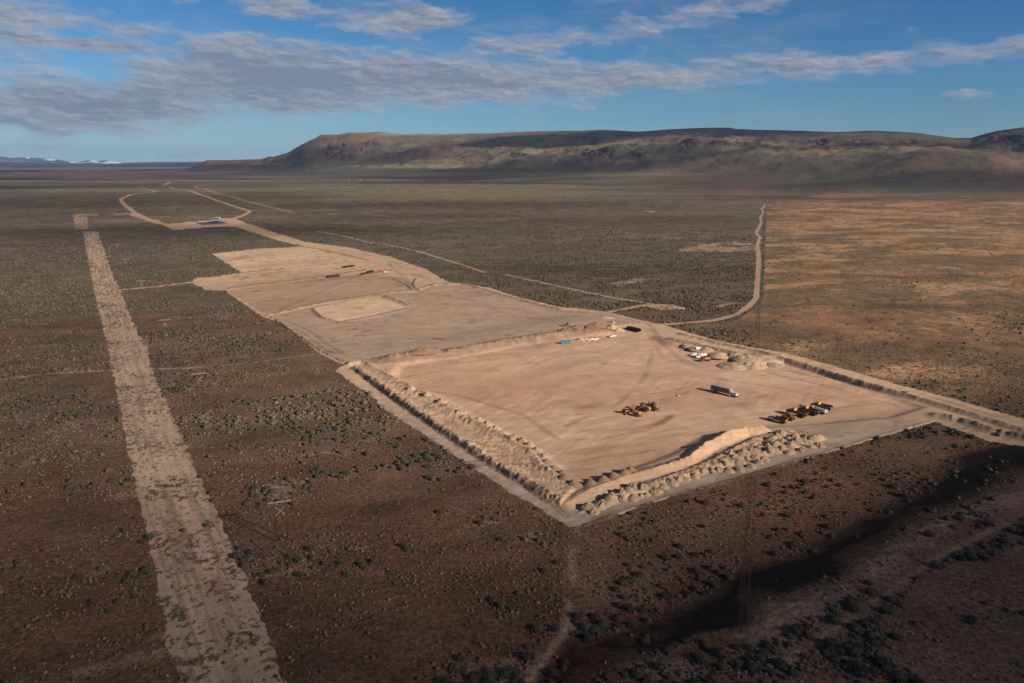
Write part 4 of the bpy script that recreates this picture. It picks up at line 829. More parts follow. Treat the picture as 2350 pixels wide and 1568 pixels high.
# ------------------------------------------------------------------ small mesh kit
class MB:
    def __init__(s): s.v = []; s.f = []
    def add(s, vs, fs):
        k = len(s.v); s.v += [tuple(v) for v in vs]; s.f += [tuple(i + k for i in f) for f in fs]; return s
    def box(s, x, y, z, a, b, c, ch=0.0, taper=1.0, shift=0.0):
        """box centred on x,y with its underside at z; ch chamfers the top edge, taper narrows the top"""
        rings = [(0, 1, 1, 0)]
        if ch: rings += [(c - ch, taper, taper, shift), (c, taper - 2 * ch / a, taper - 2 * ch / b, shift)]
        else: rings += [(c, taper, taper, shift)]
        vs = []; n = len(rings)
        for h, ta, tb, sh in rings:
            for sx_, sy_ in ((-1, -1), (1, -1), (1, 1), (-1, 1)): vs.append((x + sh + sx_ * a / 2 * ta, y + sy_ * b / 2 * tb, z + h))
        fs = [(3, 2, 1, 0)] + [(4 * i + j, 4 * i + (j + 1) % 4, 4 * i + 4 + (j + 1) % 4, 4 * i + 4 + j) for i in range(n - 1) for j in range(4)] + [tuple(4 * (n - 1) + j for j in range(4))]
        return s.add(vs, fs)
    def prism(s, prof, y0, y1):
        """outline in x,z pushed from y0 to y1"""
        n = len(prof); vs = [(x, y0, z) for x, z in prof] + [(x, y1, z) for x, z in prof]
        return s.add(vs, [tuple(range(n)), tuple(range(2 * n - 1, n - 1, -1))] + [(i, i + n, (i + 1) % n + n, (i + 1) % n) for i in range(n)])
    def xprism(s, prof, x0, x1):
        n = len(prof); vs = [(x0, y, z) for y, z in prof] + [(x1, y, z) for y, z in prof]
        return s.add(vs, [tuple(range(n - 1, -1, -1)), tuple(range(n, 2 * n))] + [(i, (i + 1) % n, (i + 1) % n + n, i + n) for i in range(n)])
    def tube(s, p, q, r, seg=10, r2=None, inner=None):
        p, q = Vector(p), Vector(q); d = (q - p).normalized(); u = d.orthogonal().normalized(); w = d.cross(u); r2 = r if r2 is None else r2
        ring = lambda c, rad: [c + (u * math.cos(2 * math.pi * i / seg) + w * math.sin(2 * math.pi * i / seg)) * rad for i in range(seg)]
        if inner is None:
            vs = ring(p, r) + ring(q, r2); fs = [tuple(range(seg - 1, -1, -1)), tuple(range(seg, 2 * seg))] + [(i, (i + 1) % seg, (i + 1) % seg + seg, i + seg) for i in range(seg)]
        else:
            vs = ring(p, r) + ring(q, r) + ring(q, inner) + ring(p, inner)
            fs = [(k * seg + i, k * seg + (i + 1) % seg, ((k + 1) % 4) * seg + (i + 1) % seg, ((k + 1) % 4) * seg + i) for k in range(4) for i in range(seg)]
        return s.add(vs, fs)
    def bar(s, p, q, w, h):
        p, q = Vector(p), Vector(q); d = (q - p).normalized(); u = Vector((0, 0, 1)).cross(d)
        u = Vector((1, 0, 0)) if u.length < 1e-4 else u.normalized(); t = d.cross(u)
        vs = [c + u * a * w / 2 + t * b * h / 2 for c in (p, q) for a, b in ((-1, -1), (1, -1), (1, 1), (-1, 1))]
        return s.add(vs, [(3, 2, 1, 0), (4, 5, 6, 7)] + [(i, (i + 1) % 4, (i + 1) % 4 + 4, i + 4) for i in range(4)])
    def build(s, name, mt, parent=None):
        me = bpy.data.meshes.new(name); me.from_pydata(s.v, [], s.f); bm = bmesh.new(); bm.from_mesh(me); bmesh.ops.recalc_face_normals(bm, faces=bm.faces); bm.to_mesh(me); bm.free()
        return link(name, me, M[mt], parent)
def thing(name, label, cat, spx, spy, head=(1, 0), group=None, dz=0.0):
    """Empty at the base; spx, spy are photograph pixels of the point it stands on"""
    x, y = G(spx * .94, spy * .94); o = bpy.data.objects.new(name, None); COL.objects.link(o)
    o.location = (x, y, zat(x, y) + dz); o.rotation_euler = (0, 0, math.atan2(head[1], head[0])); return tag(o, label, cat, group)
def grow(o, k): o.scale = (k, k, k); return o
def children(o): return [c for c in bpy.data.objects if c.parent == o]
def copy_tree(o, parent=None):
    c = o.copy(); COL.objects.link(c)
    if parent: c.parent = parent
    for ch in children(o): copy_tree(ch, c)
    return c
def move(o, spx, spy, head, label, dz=0.0):
    x, y = G(spx * .94, spy * .94); o.location = (x, y, zat(x, y) + dz); o.rotation_euler = (0, 0, math.atan2(head[1], head[0])); o['label'] = label; return o
def wheel(root, x, y, r, w, rim='steel'):
    t = MB().tube((x, y - w / 2, r), (x, y + w / 2, r), r, 16); wb = t.build('wheel', 'black', root)
    sd = 1 if y > 0 else -1
    MB().tube((x, y + sd * (w / 2 - .05), r), (x, y + sd * (w / 2 + .03), r), r * .52, 12).build('rim', rim, wb); return wb

def cab_windows(x, y, z, a, b, h, root, m='glass'):
    """glazing band standing 2 cm proud of a cab wall"""
    MB().box(x, y, z, a + .04, b * .82, h).box(x, y, z + .01, a * .78, b + .04, h - .02).build('window', m, root)

# ---- road trucks
def truck(name, label, cat, spx, spy, head, cabm, kind, length=7.5, group=None):
    t = thing(name, label, cat, spx, spy, head, group); hl = length / 2
    MB().box(-.3, 0, .62, length - .8, .9, .3).build('chassis', 'steel', t)
    if kind == 'pickup':
        MB().box(0, 0, .5, length - .1, 1.85, .55, .08).build('body', cabm, t); MB().box(.45, 0, 1.05, 2.1, 1.7, .72, .08, .86, -.05).build('cab', cabm, t); cab_windows(.43, 0, 1.18, 2.02, 1.62, .40, t)
        MB().box(-1.75, .82, 1.05, 1.9, .1, .3).box(-1.75, -.82, 1.05, 1.9, .1, .3).box(-2.66, 0, 1.05, .1, 1.7, .3).build('cargo_bed', cabm, t)
        for x in (1.55, -1.6):
            for y in (-.85, .85): wheel(t, x, y, .38, .26)
        return t
    hood = MB().prism([(hl - 1.5, .7), (hl - .05, .7), (hl, 1.0), (hl - .1, 1.55), (hl - 1.5, 1.75)], -.95, .95).build('hood', cabm, t)
    MB().box(hl + .06, 0, .62, .16, 2.1, .32).build('bumper', 'steel', t)
    for y in (-.7, .7): MB().box(hl - .01, y, 1.05, .06, .3, .22).build('headlight', 'cream', t)
    MB().box(hl - 2.25, 0, .7, 1.5, 2.2, 2.0, .15, .93, -.03).build('cab', cabm, t); cab_windows(hl - 2.27, 0, 1.75, 1.42, 2.08, .62, t)
    for y in (-1.15, 1.15): MB().box(hl - .95, y * .9, .86, 1.2, .36, .16).build('fender', cabm, t)
    x0, x1 = -hl, hl - 3.2
    if kind == 'dump':
        b = MB(); b.box((x0 + x1) / 2, 0, 1.1, x1 - x0, 2.3, .14)
        for y in (-1.15, 1.15): b.prism([(x0, 1.1), (x1, 1.1), (x1, 2.55), (x0 + .2, 2.35)], y - .07, y + .07)
        b.box(x1 - .05, 0, 1.1, .12, 2.3, 1.75).build('dump_bed', 'bed', t); MB().box(x0 + .02, 0, 1.15, .1, 2.2, 1.15).build('tailgate', 'rust', t); MB().box(x1 + .35, 0, 2.7, .9, 2.2, .1).build('cab_guard', 'cream', t)
    elif kind == 'tank':
        b = MB(); n = 18; pr = [(1.18 * math.cos(2 * math.pi * i / n), 1.95 + .98 * math.sin(2 * math.pi * i / n)) for i in range(n)]
        b.xprism([(y * .9, 1.95 + (z - 1.95) * .9) for y, z in pr], x0, x0 + .12); b.xprism(pr, x0 + .12, x1 - .12); b.xprism([(y * .9, 1.95 + (z - 1.95) * .9) for y, z in pr], x1 - .12, x1); b.build('tank', 'cream', t)
        MB().tube(((x0 + x1) / 2, 0, 2.9), ((x0 + x1) / 2, 0, 3.1), .32, 10).build('hatch', 'steel', t)
    elif kind == 'flatbed':
        MB().box((x0 + x1) / 2, 0, 1.05, x1 - x0, 2.3, .16).build('flatbed', 'red', t)
        b = MB(); b.box(x1 - .05, 0, 1.2, .1, 2.2, 1.3)
        for y in (-1.1, 1.1): b.box((x0 + x1) / 2, y, 1.22, x1 - x0, .09, .75)
        b.build('rack', 'steel', t)
        m_ = MB()
        for i in range(5): m_.box(x0 + .7 + i * .75, .3 * (-1) ** i, 1.23, .55, .8, .8 + .15 * (i % 2), .08)
        m_.build('load', 'bag', t)
    elif kind == 'service':
        b = MB(); b.box((x0 + x1) / 2, 0, 1.05, x1 - x0, 2.3, .16)
        for y in (-1.0, 1.0): b.box((x0 + x1) / 2, y, 1.22, x1 - x0 - .1, .5, 1.0, .06)
        b.build('tool_body', 'white', t); MB().box((x0 + x1) / 2, 0, 1.22, x1 - x0 - .8, 1.3, 1.3, .1).build('water_tank', 'greyt', t); MB().bar((x0 + .6, 0, 2.2), (x1 + 1.2, 0, 3.0), .22, .22).build('boom', 'white', t)
    for y in (-.98, .98): wheel(t, hl - 1.0, y, .5, .34)
    for x in (x0 + 1.0, x0 + 2.1):
        for y in (-.92, .92): wheel(t, x, y, .5, .55)
    return t
ROW = (-.65, .76)
truck('dump_truck', 'white cabbed dump truck with brown box, left end of the right-hand machine row', 'truck', 1898, 1022, ROW, 'white', 'dump', 9.4)
truck('service_truck', 'white service truck squeezed between two yellow haul trucks', 'truck', 1995, 999, ROW, 'white', 'service', 9.6)

# ---- articulated haul trucks
def haul_truck(label, spx, spy, head):
    t = thing('haul_truck', label, 'haul truck', spx, spy, head, 'yellow haul trucks in the machine row')
    MB().prism([(2.6, 1.1), (5.1, 1.0), (5.3, 1.4), (5.1, 2.1), (4.6, 2.35), (2.6, 2.55)], -1.05, 1.05).build('hood', 'yellow', t)
    MB().box(5.28, 0, 1.1, .08, 1.7, .85).build('grille', 'black', t)
    MB().box(2.3, 0, 1.5, 1.7, 1.75, 1.75, .1, .93).build('cab', 'darkyel', t); cab_windows(2.3, 0, 2.2, 1.62, 1.66, .75, t)
    MB().box(2.35, 0, 3.27, 2.2, 2.5, .14, .03).build('roof', 'yellow', t)
    MB().box(-1.6, 0, 1.05, 7.0, 1.1, .55).build('frame', 'steel', t)
    for y in (-1.3, 1.3): MB().prism([(2.8, 1.95), (4.9, 1.85), (5.0, 1.98), (2.8, 2.1)], y - .42, y + .42).build('fender', 'yellow', t)
    b = MB(); b.prism([(-5.2, 2.25), (-4.7, 1.7), (.6, 1.62), (1.0, 1.8), (-4.9, 2.4)], -1.35, 1.35)
    for s_ in (-1, 1): b.prism([(-5.45, 2.6), (-4.8, 1.75), (.7, 1.65), (1.25, 3.0), (-5.2, 3.05)], s_ * 1.62 - .08, s_ * 1.62 + .08)
    b.build('dump_bed', 'bed', t)
    n = 12; MB().xprism([(-1.7, 1.7), (1.7, 1.7)] + [(1.7 * math.cos(math.pi * i / n), 2.75 + 1.25 * math.sin(math.pi * i / n)) for i in range(n + 1)], .98, 1.14).build('headboard', 'yellow', t)
    MB().xprism([(-1.4, 2.3), (1.4, 2.3)] + [(1.4 * math.cos(math.pi * i / n), 2.75 + .95 * math.sin(math.pi * i / n)) for i in range(n + 1)], .94, .975).build('headboard_lining', 'rim', t)
    for x in (3.7, -1.5, -3.4):
        for y in (-1.35, 1.35): wheel(t, x, y, .92, .74, 'bed')
    return t
ht = haul_truck('yellow haul truck directly behind the wheel loader', 1946, 1008, ROW)
move(copy_tree(ht), 1975, 1003, ROW, 'middle yellow haul truck, left of the white service truck')
move(copy_tree(ht), 2005, 993, ROW, 'yellow haul truck with long dark bed at the far right of the machine row')
# ---- wheel loader
t = thing('wheel_loader', 'yellow wheel loader with round fenders beside the white cabbed dump truck', 'loader', 1927, 1017, ROW)
MB().prism([(-3.6, 1.0), (-.7, 1.0), (-.7, 2.3), (-3.1, 2.2), (-3.6, 1.8)], -.95, .95).build('engine_hood', 'yellow', t); MB().box(-3.62, 0, 1.05, .1, 1.6, .9).build('grille', 'grey', t)
MB().box(0, 0, 1.2, 1.5, 1.6, 2.1, .1, .92).build('cab', 'darkyel', t); cab_windows(0, 0, 2.1, 1.42, 1.5, .85, t); MB().box(0, 0, 3.32, 1.8, 1.9, .12).build('roof', 'yellow', t)
MB().box(1.6, 0, .9, 2.0, 1.2, .7).build('front_frame', 'yellow', t)
for y in (-.7, .7): MB().bar((1.3, y, 1.9), (3.4, y, .7), .25, .4).build('lift_arm', 'yellow', t)
MB().prism([(3.2, .15), (4.5, .1), (4.6, .2), (3.5, .5), (3.6, 1.35), (3.3, 1.4), (3.05, .8)], -1.55, 1.55).build('bucket', 'darkyel', t)
for x in (1.9, -1.7):
    for y in (-1.15, 1.15):
        wheel(t, x, y, .88, .66, 'rim')
        MB().prism([(x + 1.05 * math.cos(k * math.pi / 8), .95 + 1.05 * math.sin(k * math.pi / 8)) for k in range(9)] + [(x + .95 * math.cos(k * math.pi / 8), .95 + .95 * math.sin(k * math.pi / 8)) for k in range(8, -1, -1)], y - .4, y + .4).build('fender', 'yellow', t)
# ---- bulldozer, wheeled dozer and grader
DOZ = (-.79, .61)
def track_prof(x0, x1, r): return [(x1 + r * math.cos(a), r + r * math.sin(a)) for a in np.linspace(-math.pi / 2, math.pi / 2, 7)] + [(x0 - r * math.cos(a), r + r * math.sin(a)) for a in np.linspace(math.pi / 2, -math.pi / 2, 7)]
t = thing('bulldozer', 'yellow tracked bulldozer with two tall exhausts standing alone on the right of the pair', 'bulldozer', 1592, 993, DOZ); grow(t, 1.14)
for y in (-1.3, 1.3):
    tr = MB().prism(track_prof(-1.9, 2.0, .55), y - .32, y + .32).build('track', 'steel', t); MB().box(0, y + (.34 if y > 0 else -.34), .35, 3.6, .06, .4).build('track_frame', 'darkyel', tr)
MB().box(.3, 0, .6, 4.4, 1.7, .7).build('hull', 'darkyel', t); MB().prism([(.6, 1.3), (3.0, 1.25), (3.05, 2.1), (.6, 2.35)], -.75, .75).build('hood', 'yellow', t)
MB().box(-.5, 0, 1.3, 1.7, 1.75, 1.75, .08, .9).build('cab', 'yellow', t); cab_windows(-.5, 0, 1.95, 1.6, 1.62, .85, t); MB().box(-.5, 0, 3.08, 2.1, 2.1, .16, .04).build('roof', 'steel', t)
MB().box(-2.0, 0, 1.1, 1.3, 1.7, .95, .1).build('fuel_tank', 'yellow', t)
for y in (-.35, .35): MB().tube((1.7, y, 2.2), (1.7, y, 3.7), .13, 8).build('exhaust_stack', 'black', t)
MB().prism([(3.3, .1), (3.6, .1), (3.45, .7), (3.6, 1.5), (3.3, 1.5), (3.2, .7)], -2.0, 2.0).build('blade', 'darkyel', t)
for y in (-1.75, 1.75): MB().bar((-.2, y * .98, .6), (3.3, y * .98, .5), .18, .3).build('push_arm', 'darkyel', t)
MB().box(-3.2, 0, .9, .9, 1.6, .5, .05).build('ripper_beam', 'yellow', t)
for y in (-.5, .5): MB().prism([(-3.7, 1.5), (-3.4, 1.5), (-3.35, .3), (-3.2, .05), (-3.6, .3)], y - .12, y + .12).build('ripper_shank', 'darkyel', t)
t = thing('wheel_dozer', 'yellow wheeled dozer with a dark canopy parked behind the grader', 'dozer', 1571, 995, DOZ); grow(t, 1.14)
MB().prism([(-3.2, .9), (-.6, .9), (-.6, 2.3), (-2.9, 2.1), (-3.2, 1.7)], -.9, .9).build('engine_hood', 'yellow', t); MB().box(1.2, 0, .8, 2.6, 1.3, .8).build('front_frame', 'yellow', t); MB().box(.5, 0, 1.4, 1.7, 1.7, 1.7, .1, .92).build('cab', 'white', t); cab_windows(.5, 0, 2.0, 1.62, 1.6, .8, t)
MB().box(.5, 0, 3.12, 2.4, 2.1, .16, .04).build('canopy', 'steel', t); MB().box(-1.8, 0, 2.15, .5, .5, .5).build('air_cleaner', 'steel', t)
for x in (1.8, -1.7):
    for y in (-1.15, 1.15): wheel(t, x, y, .85, .8, 'rim')
MB().prism([(3.0, .15), (3.3, .15), (3.15, .7), (3.3, 1.35), (3.0, 1.35), (2.9, .7)], -1.8, 1.8).build('blade', 'darkyel', t)
t = thing('motor_grader', 'long yellow motor grader with tandem rear wheels nearest the bottom of its group', 'grader', 1544, 1006, DOZ); grow(t, 1.14)
MB().bar((.8, 0, 2.1), (4.6, 0, 1.75), .4, .5).bar((4.6, 0, 1.9), (4.7, 0, .9), .5, .5).build('front_beam', 'yellow', t); MB().bar((4.5, -1.0, .75), (4.5, 1.0, .75), .22, .25).build('front_axle', 'darkyel', t)
MB().box(.2, 0, 1.2, 1.6, 1.6, 2.0, .08, .9).build('cab', 'yellow', t); cab_windows(.2, 0, 2.0, 1.5, 1.48, .85, t); MB().box(.2, 0, 3.22, 1.9, 1.8, .14).build('roof', 'yellow', t)
MB().prism([(-3.6, 1.0), (-.6, 1.0), (-.6, 2.15), (-3.4, 2.0), (-3.6, 1.6)], -.8, .8).build('engine_hood', 'yellow', t); MB().tube((-1.4, .3, 2.1), (-1.4, .3, 2.9), .09, 8).build('exhaust_stack', 'black', t)
MB().prism([(1.9, .08), (2.1, .08), (2.25, .4), (2.1, .75), (1.9, .75), (2.05, .4)], -1.9, 1.9).build('blade', 'darkyel', t); MB().tube((2.0, 0, .8), (2.0, 0, 1.0), .75, 14).build('circle_drive', 'steel', t)
for y in (-.95, .95):
    wheel(t, 4.5, y, .65, .4, 'rim')
    for x in (-1.3, -2.8): wheel(t, x, y, .65, .45, 'rim')
MB().box(-4.2, 0, .6, .9, 1.5, .5, .05).build('ripper_beam', 'rim', t)
for y in (-.5, 0, .5): MB().prism([(-4.7, 1.2), (-4.5, 1.2), (-4.5, .15), (-4.7, .3)], y - .07, y + .07).build('ripper_tooth', 'steel', t)

# ---- long grey trailer
p0, p1 = G(1738 * .94, 948 * .94), G(1803 * .94, 964.5 * .94)
hd = Vector((p1[0] - p0[0], p1[1] - p0[1])).normalized(); ln = math.dist(p0, p1)
t = thing('semi_trailer', 'long grey box trailer with a red rear frame and a white front unit', 'trailer', 1768, 955.5, (hd.x, hd.y))
hl = ln / 2; bx = -hl + 1.0; fx = hl - 4.2
MB().box((bx + fx) / 2, 0, 1.1, fx - bx, 2.55, 2.75, .05).build('box_body', 'grey', t)
MB().box((bx + fx) / 2, 0, 3.86, fx - bx - .1, 2.45, .06).build('roof', 'greyt', t)
s = MB()
for i in range(int((fx - bx) / .9)):
    for y in (-1.29, 1.29): s.box(bx + .5 + i * .9, y, 1.2, .10, .05, 2.5)
s.build('wall_rib', 'grey', t)
MB().box(fx + .06, 0, 1.1, .12, 2.5, 2.7).build('end_door', 'greyt', t)
for dx in (-4.2, -8.5): MB().box(fx + dx, -1.33, 1.3, 1.1, .05, 1.9).build('side_door', 'steel', t)
MB().box(0, 0, .85, ln - .6, 1.1, .25).build('chassis', 'steel', t)
r_ = MB()
for y in (-1.15, 1.15): r_.box(-hl + .5, y, .6, .22, .22, 3.1)
for z in (.6, 1.9, 3.5): r_.box(-hl + .5, 0, z, .18, 2.1, .2)
r_.bar((-hl + .5, -1.1, .8), (-hl + .95, -1.1, 3.4), .14, .14).bar((-hl + .5, 1.1, .8), (-hl + .95, 1.1, 3.4), .14, .14).build('rear_frame', 'red', t)
MB().box(fx + .5, 0, 1.15, .6, 1.7, 2.0, .1).build('front_unit', 'greyt', t)
for y in (-.8, .8): MB().box(fx + 1.2, y, 0, .2, .2, 1.1).build('landing_leg', 'steel', t)
MB().box(hl - 1.15, 0, 1.05, 1.7, 2.1, 1.6, .12, .96).build('white_cab', 'white', t); MB().box(hl - .34, 0, 2.0, .05, 1.7, .6).build('window', 'glass', t)
for x in (hl - .8, hl - 1.9, -hl + 2.2, -hl + 3.5):
    for y in (-1.0, 1.0): wheel(t, x, y, .52, .45, 'white')

# ---- trucks by the right-hand piles
PK = (-.96, -.26)
truck('flatbed_truck', 'dark red flatbed truck with a loaded rack, in front of the white trucks', 'truck', 1721, 876, PK, 'red', 'flatbed', 7.6)
truck('tank_truck', 'white truck with a cream tank parked between a pickup and the red flatbed', 'truck', 1711, 868, PK, 'white', 'tank', 7.6)
truck('pickup_truck', 'white pickup parked left of the cream tank truck', 'pickup', 1695, 862.5, PK, 'white', 'pickup', 5.6)
t = thing('light_tower', 'white light tower trailer behind the cream tank truck', 'trailer', 1703, 854, PK)
MB().box(0, 0, .5, 2.8, 1.5, 1.2, .1).build('engine_box', 'white', t); MB().bar((1.3, 0, .55), (2.8, 0, .45), .12, .12).build('drawbar', 'steel', t); MB().bar((-.9, .2, 1.8), (2.0, .2, 2.1), .2, .2).build('mast', 'white', t)
for y in (-.8, .8): wheel(t, 0, y, .36, .22)

# ---- around the top of the pad
t = thing('roll_off_skip', 'teal open-topped skip standing at the foot of the brown bank', 'skip', 1381, 834, (.99, .14))
b = MB(); b.box(0, 0, .25, 6.4, 2.3, .1)
for y in (-1.15, 1.15): b.prism([(-3.2, .25), (3.2, .25), (3.35, 1.95), (-3.35, 1.95)], y - .05, y + .05)
for x in (-3.2, 3.2): b.box(x, 0, .25, .1, 2.3, 1.7)
b.build('hull', 'teal', t); r_ = MB()
for i in range(8):
    for y in (-1.22, 1.22): r_.box(-2.8 + i * .8, y, .3, .12, .06, 1.55)
r_.build('side_rib', 'teal', t); MB().box(0, 1.15, 1.95, 6.7, .16, .12).box(0, -1.15, 1.95, 6.7, .16, .12).build('top_rail', 'steel', t); MB().box(0, 0, .0, 6.0, 1.2, .25).build('skid', 'steel', t)
MB().box(0, 0, .36, 6.0, 2.1, .7).build('rubbish', 'bed', t)
t = thing('farm_tractor', 'green tractor with yellow wheels on the brown bank', 'tractor', 1383, 799, (-1, .05))
MB().box(1.1, 0, .9, 2.2, .9, .95, .15).build('hood', 'green', t); MB().box(-.7, 0, 1.0, 1.5, 1.5, 1.75, .1, .9).build('cab', 'green', t); cab_windows(-.7, 0, 1.65, 1.42, 1.42, .85, t); MB().box(-.7, 0, 2.77, 1.7, 1.7, .14).build('roof', 'green', t)
for y in (-.95, .95): wheel(t, -.8, y, .92, .5, 'rim'); wheel(t, 1.6, y * .9, .58, .38, 'rim')
MB().bar((-1.4, 0, .6), (-3.6, 0, .5), .2, .2).box(-3.8, 0, .35, .5, 2.6, .3).build('drawn_scraper', 'steel', t)
t = truck('pickup_truck', 'small white pickup alone beside the pale sand pile', 'pickup', 1495, 818, (-.92, -.4), 'white', 'pickup', 5.4)
for k, (px, py) in enumerate([(1438.5, 827), (1443, 824.8), (1447, 824.2), (1455, 824.5), (1459, 823.4), (1451.5, 826.3)]):
    t = MB(); g = np.random.default_rng(900 + k); v, f = ico(2); v = v * (1 + .3 * (g.random(len(v)) - .5))[:, None] * np.array([.85, .7, .55]) + np.array([0, 0, .45]); t.add([tuple(p) for p in v], [tuple(int(i) for i in q) for q in f])
    o = t.build('rubbish_bag', 'bag'); x, y = G(px * .94, py * .94); o.location = (x, y, zat(x, y)); tag(o, 'white rubbish bag lying in the line right of the small sand piles', 'bag', 'white bags at the foot of the bank')
x, y = G(1499 * .94, 791.5 * .94); o = MB().box(0, 0, 0, .9, .8, 1.0, .12, .95).box(0, 0, 1.02, .6, .5, .12).build('utility_box', 'bag'); o.location = (x, y, zat(x, y)); tag(o, 'small pale upright box behind the sand piles', 'box')
# black pipes, each one a thing
def pipe(x, y, z, head, length, r, label, group):
    o = MB().tube((-length / 2, 0, r), (length / 2, 0, r), r, 18, inner=r * .86).build('pipe', 'pipe'); o.location = (x, y, z); o.rotation_euler = (0, 0, math.atan2(head[1], head[0])); return tag(o, label, 'pipe', group)
hx = Vector((.60, -.80)); nx = Vector((.80, .60))
x0, y0 = G(1547 * .94, 807 * .94); lp = 'large black pipe lying with the others beside the haul road bend'
for i in range(5):
    q = Vector((x0, y0)) + nx * (i - 2) * 1.35 + hx * (.7 * (i % 2) - .3 * i); pipe(q.x, q.y, zat(q.x, q.y), hx, 11.5, .62, lp, 'black pipes by the haul road bend')
for i in range(3):
    q = Vector((x0, y0)) + nx * (i - 1.2) * 1.35; pipe(q.x, q.y, zat(q.x, q.y) + 1.1, hx, 11.0, .62, lp, 'black pipes by the haul road bend')
def stack(sa, sb, rows, r, label, group):
    a, b = Vector(G(sa[0] * .94, sa[1] * .94)), Vector(G(sb[0] * .94, sb[1] * .94)); d = (b - a).normalized(); nn = Vector((-d.y, d.x)); c = (a + b) / 2; l = (b - a).length
    for lev in range(len(rows)):
        for i in range(rows[lev]):
            q = c + nn * (i - (rows[lev] - 1) / 2) * 2 * r; pipe(q.x, q.y, zat(q.x, q.y) + lev * r * 1.74, d, l, r, label, group)
stack((799, 679), (828, 675.5), [4, 3, 2], .48, 'black pipe in the largest stack on the far pad, left of the others', 'black pipes in the left far stack')
stack((838, 654), (863, 650.5), [5, 4], .45, 'black pipe in the flat stack behind the others on the far pad', 'black pipes in the rear far stack')
stack((881, 671.5), (895, 669.5), [2, 1], .42, 'black pipe in the thin short stack on the far pad', 'black pipes in the thin far stack')
stack((896, 669.5), (910, 667), [3, 3, 2], .48, 'black pipe in the short thick stack near the orange excavator', 'black pipes in the right far stack')
t = thing('excavator', 'orange excavator with its arm bent down on the far pad', 'excavator', 930, 665.5, (.97, .2))
for y in (-1.2, 1.2): MB().prism(track_prof(-1.6, 1.6, .5), y - .3, y + .3).build('track', 'steel', t)
MB().box(-.7, 0, 1.05, 3.6, 2.6, 1.5, .15).build('house', 'orange', t); MB().box(.9, .75, 1.05, 1.4, 1.0, 2.0, .1).build('cab', 'orange', t); MB().prism([(.5, 1.9), (1.1, 1.9), (4.3, 3.9), (6.0, 3.5), (5.9, 4.0), (4.1, 4.5)], -.3, .3).build('boom', 'orange', t)
MB().bar((5.8, 0, 3.8), (6.5, 0, 1.3), .4, .5).build('stick', 'orange', t); MB().prism([(6.2, 1.3), (7.0, 1.2), (7.1, .3), (6.3, .2), (6.0, .7)], -.6, .6).build('bucket', 'steel', t); MB().box(-2.3, 0, 1.2, .9, 2.5, 1.1, .1).build('counterweight', 'steel', t)
truck('pickup_truck', 'white pickup at the right of the orange excavator', 'pickup', 943, 666, (.97, .2), 'white', 'pickup', 5.6)
# far pad
t = thing('tanker_truck', 'blue tanker truck with a white cab above the dark pond', 'truck', 530, 535, (.98, -.2))
MB().box(-1.5, 0, .7, 16, 1.0, .4).build('chassis', 'steel', t); MB().xprism([(1.3 * math.cos(a), 2.4 + 1.25 * math.sin(a)) for a in np.linspace(0, 2 * math.pi, 16, endpoint=False)], -10, 3.5).build('tank', 'blue', t); MB().box(6.3, 0, .8, 2.6, 2.5, 2.8, .3).build('cab', 'white', t); MB().box(8.4, 0, .8, 1.8, 2.0, 1.3, .2).build('hood', 'white', t); MB().box(7.62, 0, 2.3, .06, 2.0, .8).build('window', 'glass', t)
for x in (8.2, 4.2, 3.0, -7.5, -8.8):
    for y in (-1.1, 1.1): wheel(t, x, y, .55, .4)
pw = [G(*p) for p in POND]; cx_, cy_ = sum(p[0] for p in pw) / 5, sum(p[1] for p in pw) / 5
b = MB(); z0 = max(zat(*p) for p in pw)
b.add([(x - cx_, y - cy_, .35) for x, y in pw] + [((x - cx_) * .8, (y - cy_) * .8, .12) for x, y in pw] + [((x - cx_) * 1.04, (y - cy_) * 1.04, -.5) for x, y in pw], [(5, 6, 7, 8, 9)] + [(i, (i + 1) % 5, 5 + (i + 1) % 5, 5 + i) for i in range(5)] + [(i, 10 + i, 10 + (i + 1) % 5, (i + 1) % 5) for i in range(5)])
o = b.build('lined_pond', 'liner'); o.location = (cx_, cy_, z0); tag(o, 'dark lined pond sunk in the small far pad', 'pond')
heap('topsoil_mound', 490, 511, 1, 1, 'dark covered heap at the right end of the lined pond'); o = bpy.data.objects['topsoil_mound'] if False else [q for q in COL.objects if q.name.startswith('topsoil_mound')][-1]
o.data = o.data.copy(); o.data.materials.clear(); o.data.materials.append(M['liner']); o.scale = (13, 16, 3.4)
for px, py, s, lab in [(853, 437, 7, 'leftmost tiny white shed on the far plain'), (880, 438, 9, 'tiny white shed right of another on the far plain'), (1081, 430.5, 7, 'tiny white shed alone on the far low ridge')]:
    t = thing('shed', lab, 'shed', px, py, (1, .2)); MB().box(0, 0, 0, s, 5, 3).build('wall', 'white', t); MB().xprism([(-2.8, 2.95), (2.8, 2.95), (0, 4.4)], -s / 2 - .3, s / 2 + .3).build('roof', 'greyt', t); MB().box(s * .2, -2.5, 0, 1.2, .08, 2.1).build('door', 'steel', t)
# culvert
x, y = G(2435 * .94, 1066 * .94); o = MB().tube((0, 0, .55), (3.2, 0, .55), .75, 20, inner=.66).build('culvert_pipe', 'steel'); o.location = (x, y, zat(x, y) - .1); o.rotation_euler = (0, 0, R(62)); tag(o, 'dark round culvert mouth in the ditch bank at the right edge', 'culvert')

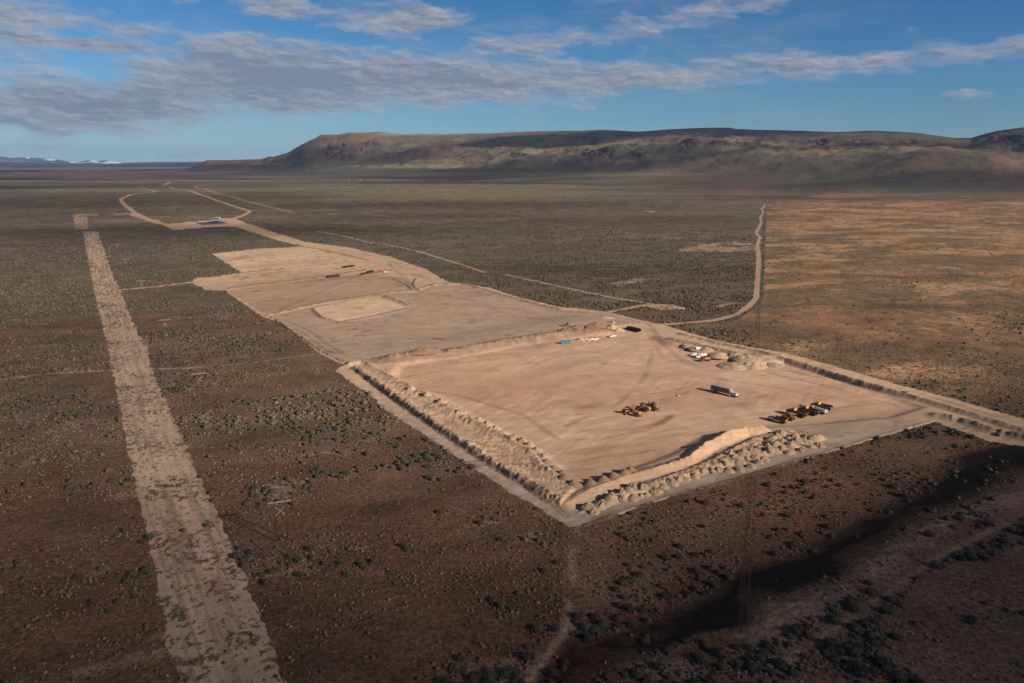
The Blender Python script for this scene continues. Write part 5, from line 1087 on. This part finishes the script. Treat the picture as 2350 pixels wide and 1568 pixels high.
# ---- timber H-frame poles of the power line
def hframe(label, spx, spy, head):
    t = thing('power_pylon', label, 'pylon', spx, spy, head, 'timber pylons left of the pads')
    for x in (-1.75, 1.75): MB().tube((x, 0, -.3), (x * .97, 0, 14.2), .21, 10, .14).build('pole', 'wood', t)
    MB().bar((-3.6, 0, 13.7), (3.6, 0, 13.7), .16, .30).build('crossarm', 'palewood', t)
    for a, b_ in (((-1.7, .05, 12.2), (1.7, .05, 8.9)), ((1.7, -.05, 12.2), (-1.7, -.05, 8.9))): MB().bar(a, b_, .10, .16).build('brace', 'palewood', t)
    for x in (-3.4, 0, 3.4): MB().tube((x, 0, 13.6), (x, 0, 12.4), .08, 8).build('insulator', 'steel', t)
    return t
hf = hframe('tall timber pylon nearest the camera with a pale crossarm', 690, 1319, (.94, .34))
lab = ['timber pylon second from the camera, just below the thin dirt track', 'timber pylon third from the camera, in the rust-red scrub', 'timber pylon fourth from the camera, standing on the short access road', 'timber pylon fifth from the camera beside the grey cleared strip', 'farthest visible timber pylon above the short access road']
for (px, py), l in zip([(492, 974), (407, 828), (348, 722), (309, 662), (288, 622)], lab): move(copy_tree(hf), px, py, (.94, .34), l)

# ---- wire fence along the field edge, in two runs
def fence(pts, label, step, nmax):
    W = [Vector(G(*p)) for p in pts]; o = bpy.data.objects.new('wire_fence', None); COL.objects.link(o); o.location = (W[0].x, W[0].y, zat(*W[0])); tag(o, label, 'fence', None)
    P = []
    for a, b in zip(W, W[1:]):
        n = max(1, int((b - a).length / step)); P += [a.lerp(b, i / n) for i in range(n)]
    P.append(W[-1]); zs = terrain(np.array([p.x for p in P]), np.array([p.y for p in P]), False); L0 = o.location
    L3 = [Vector((p.x, p.y, z)) - L0 for p, z in zip(P, zs)]
    for q in L3[:nmax]: MB().tube(q + Vector((0, 0, -.2)), q + Vector((0, 0, 1.45)), .085, 6).build('post', 'wood', o)
    w = MB()
    for a, b in zip(L3, L3[1:]):
        for h in (.5, .85, 1.2): w.bar(a + Vector((0, 0, h)), b + Vector((0, 0, h)), .012, .012)
    w.build('wire', 'steel', o)
    if len(L3) > nmax:
        m_ = MB()
        for q in L3[nmax:]: m_.tube(q + Vector((0, 0, -.2)), q + Vector((0, 0, 1.45)), .085, 6)
        tag(m_.build('far_post', 'wood', o), kind='stuff')
fence([(1725, 1094), (1719, 1200), (1710, 1300), (1703, 1452)], 'thin wire fence running down from the bottom edge of the pad', 3.2, 90)
fence([(1741, 803), (1742, 740), (1747, 690), (1753, 560), (1757, 490)], 'long wire fence between the sagebrush and the golden field', 6.0, 95)
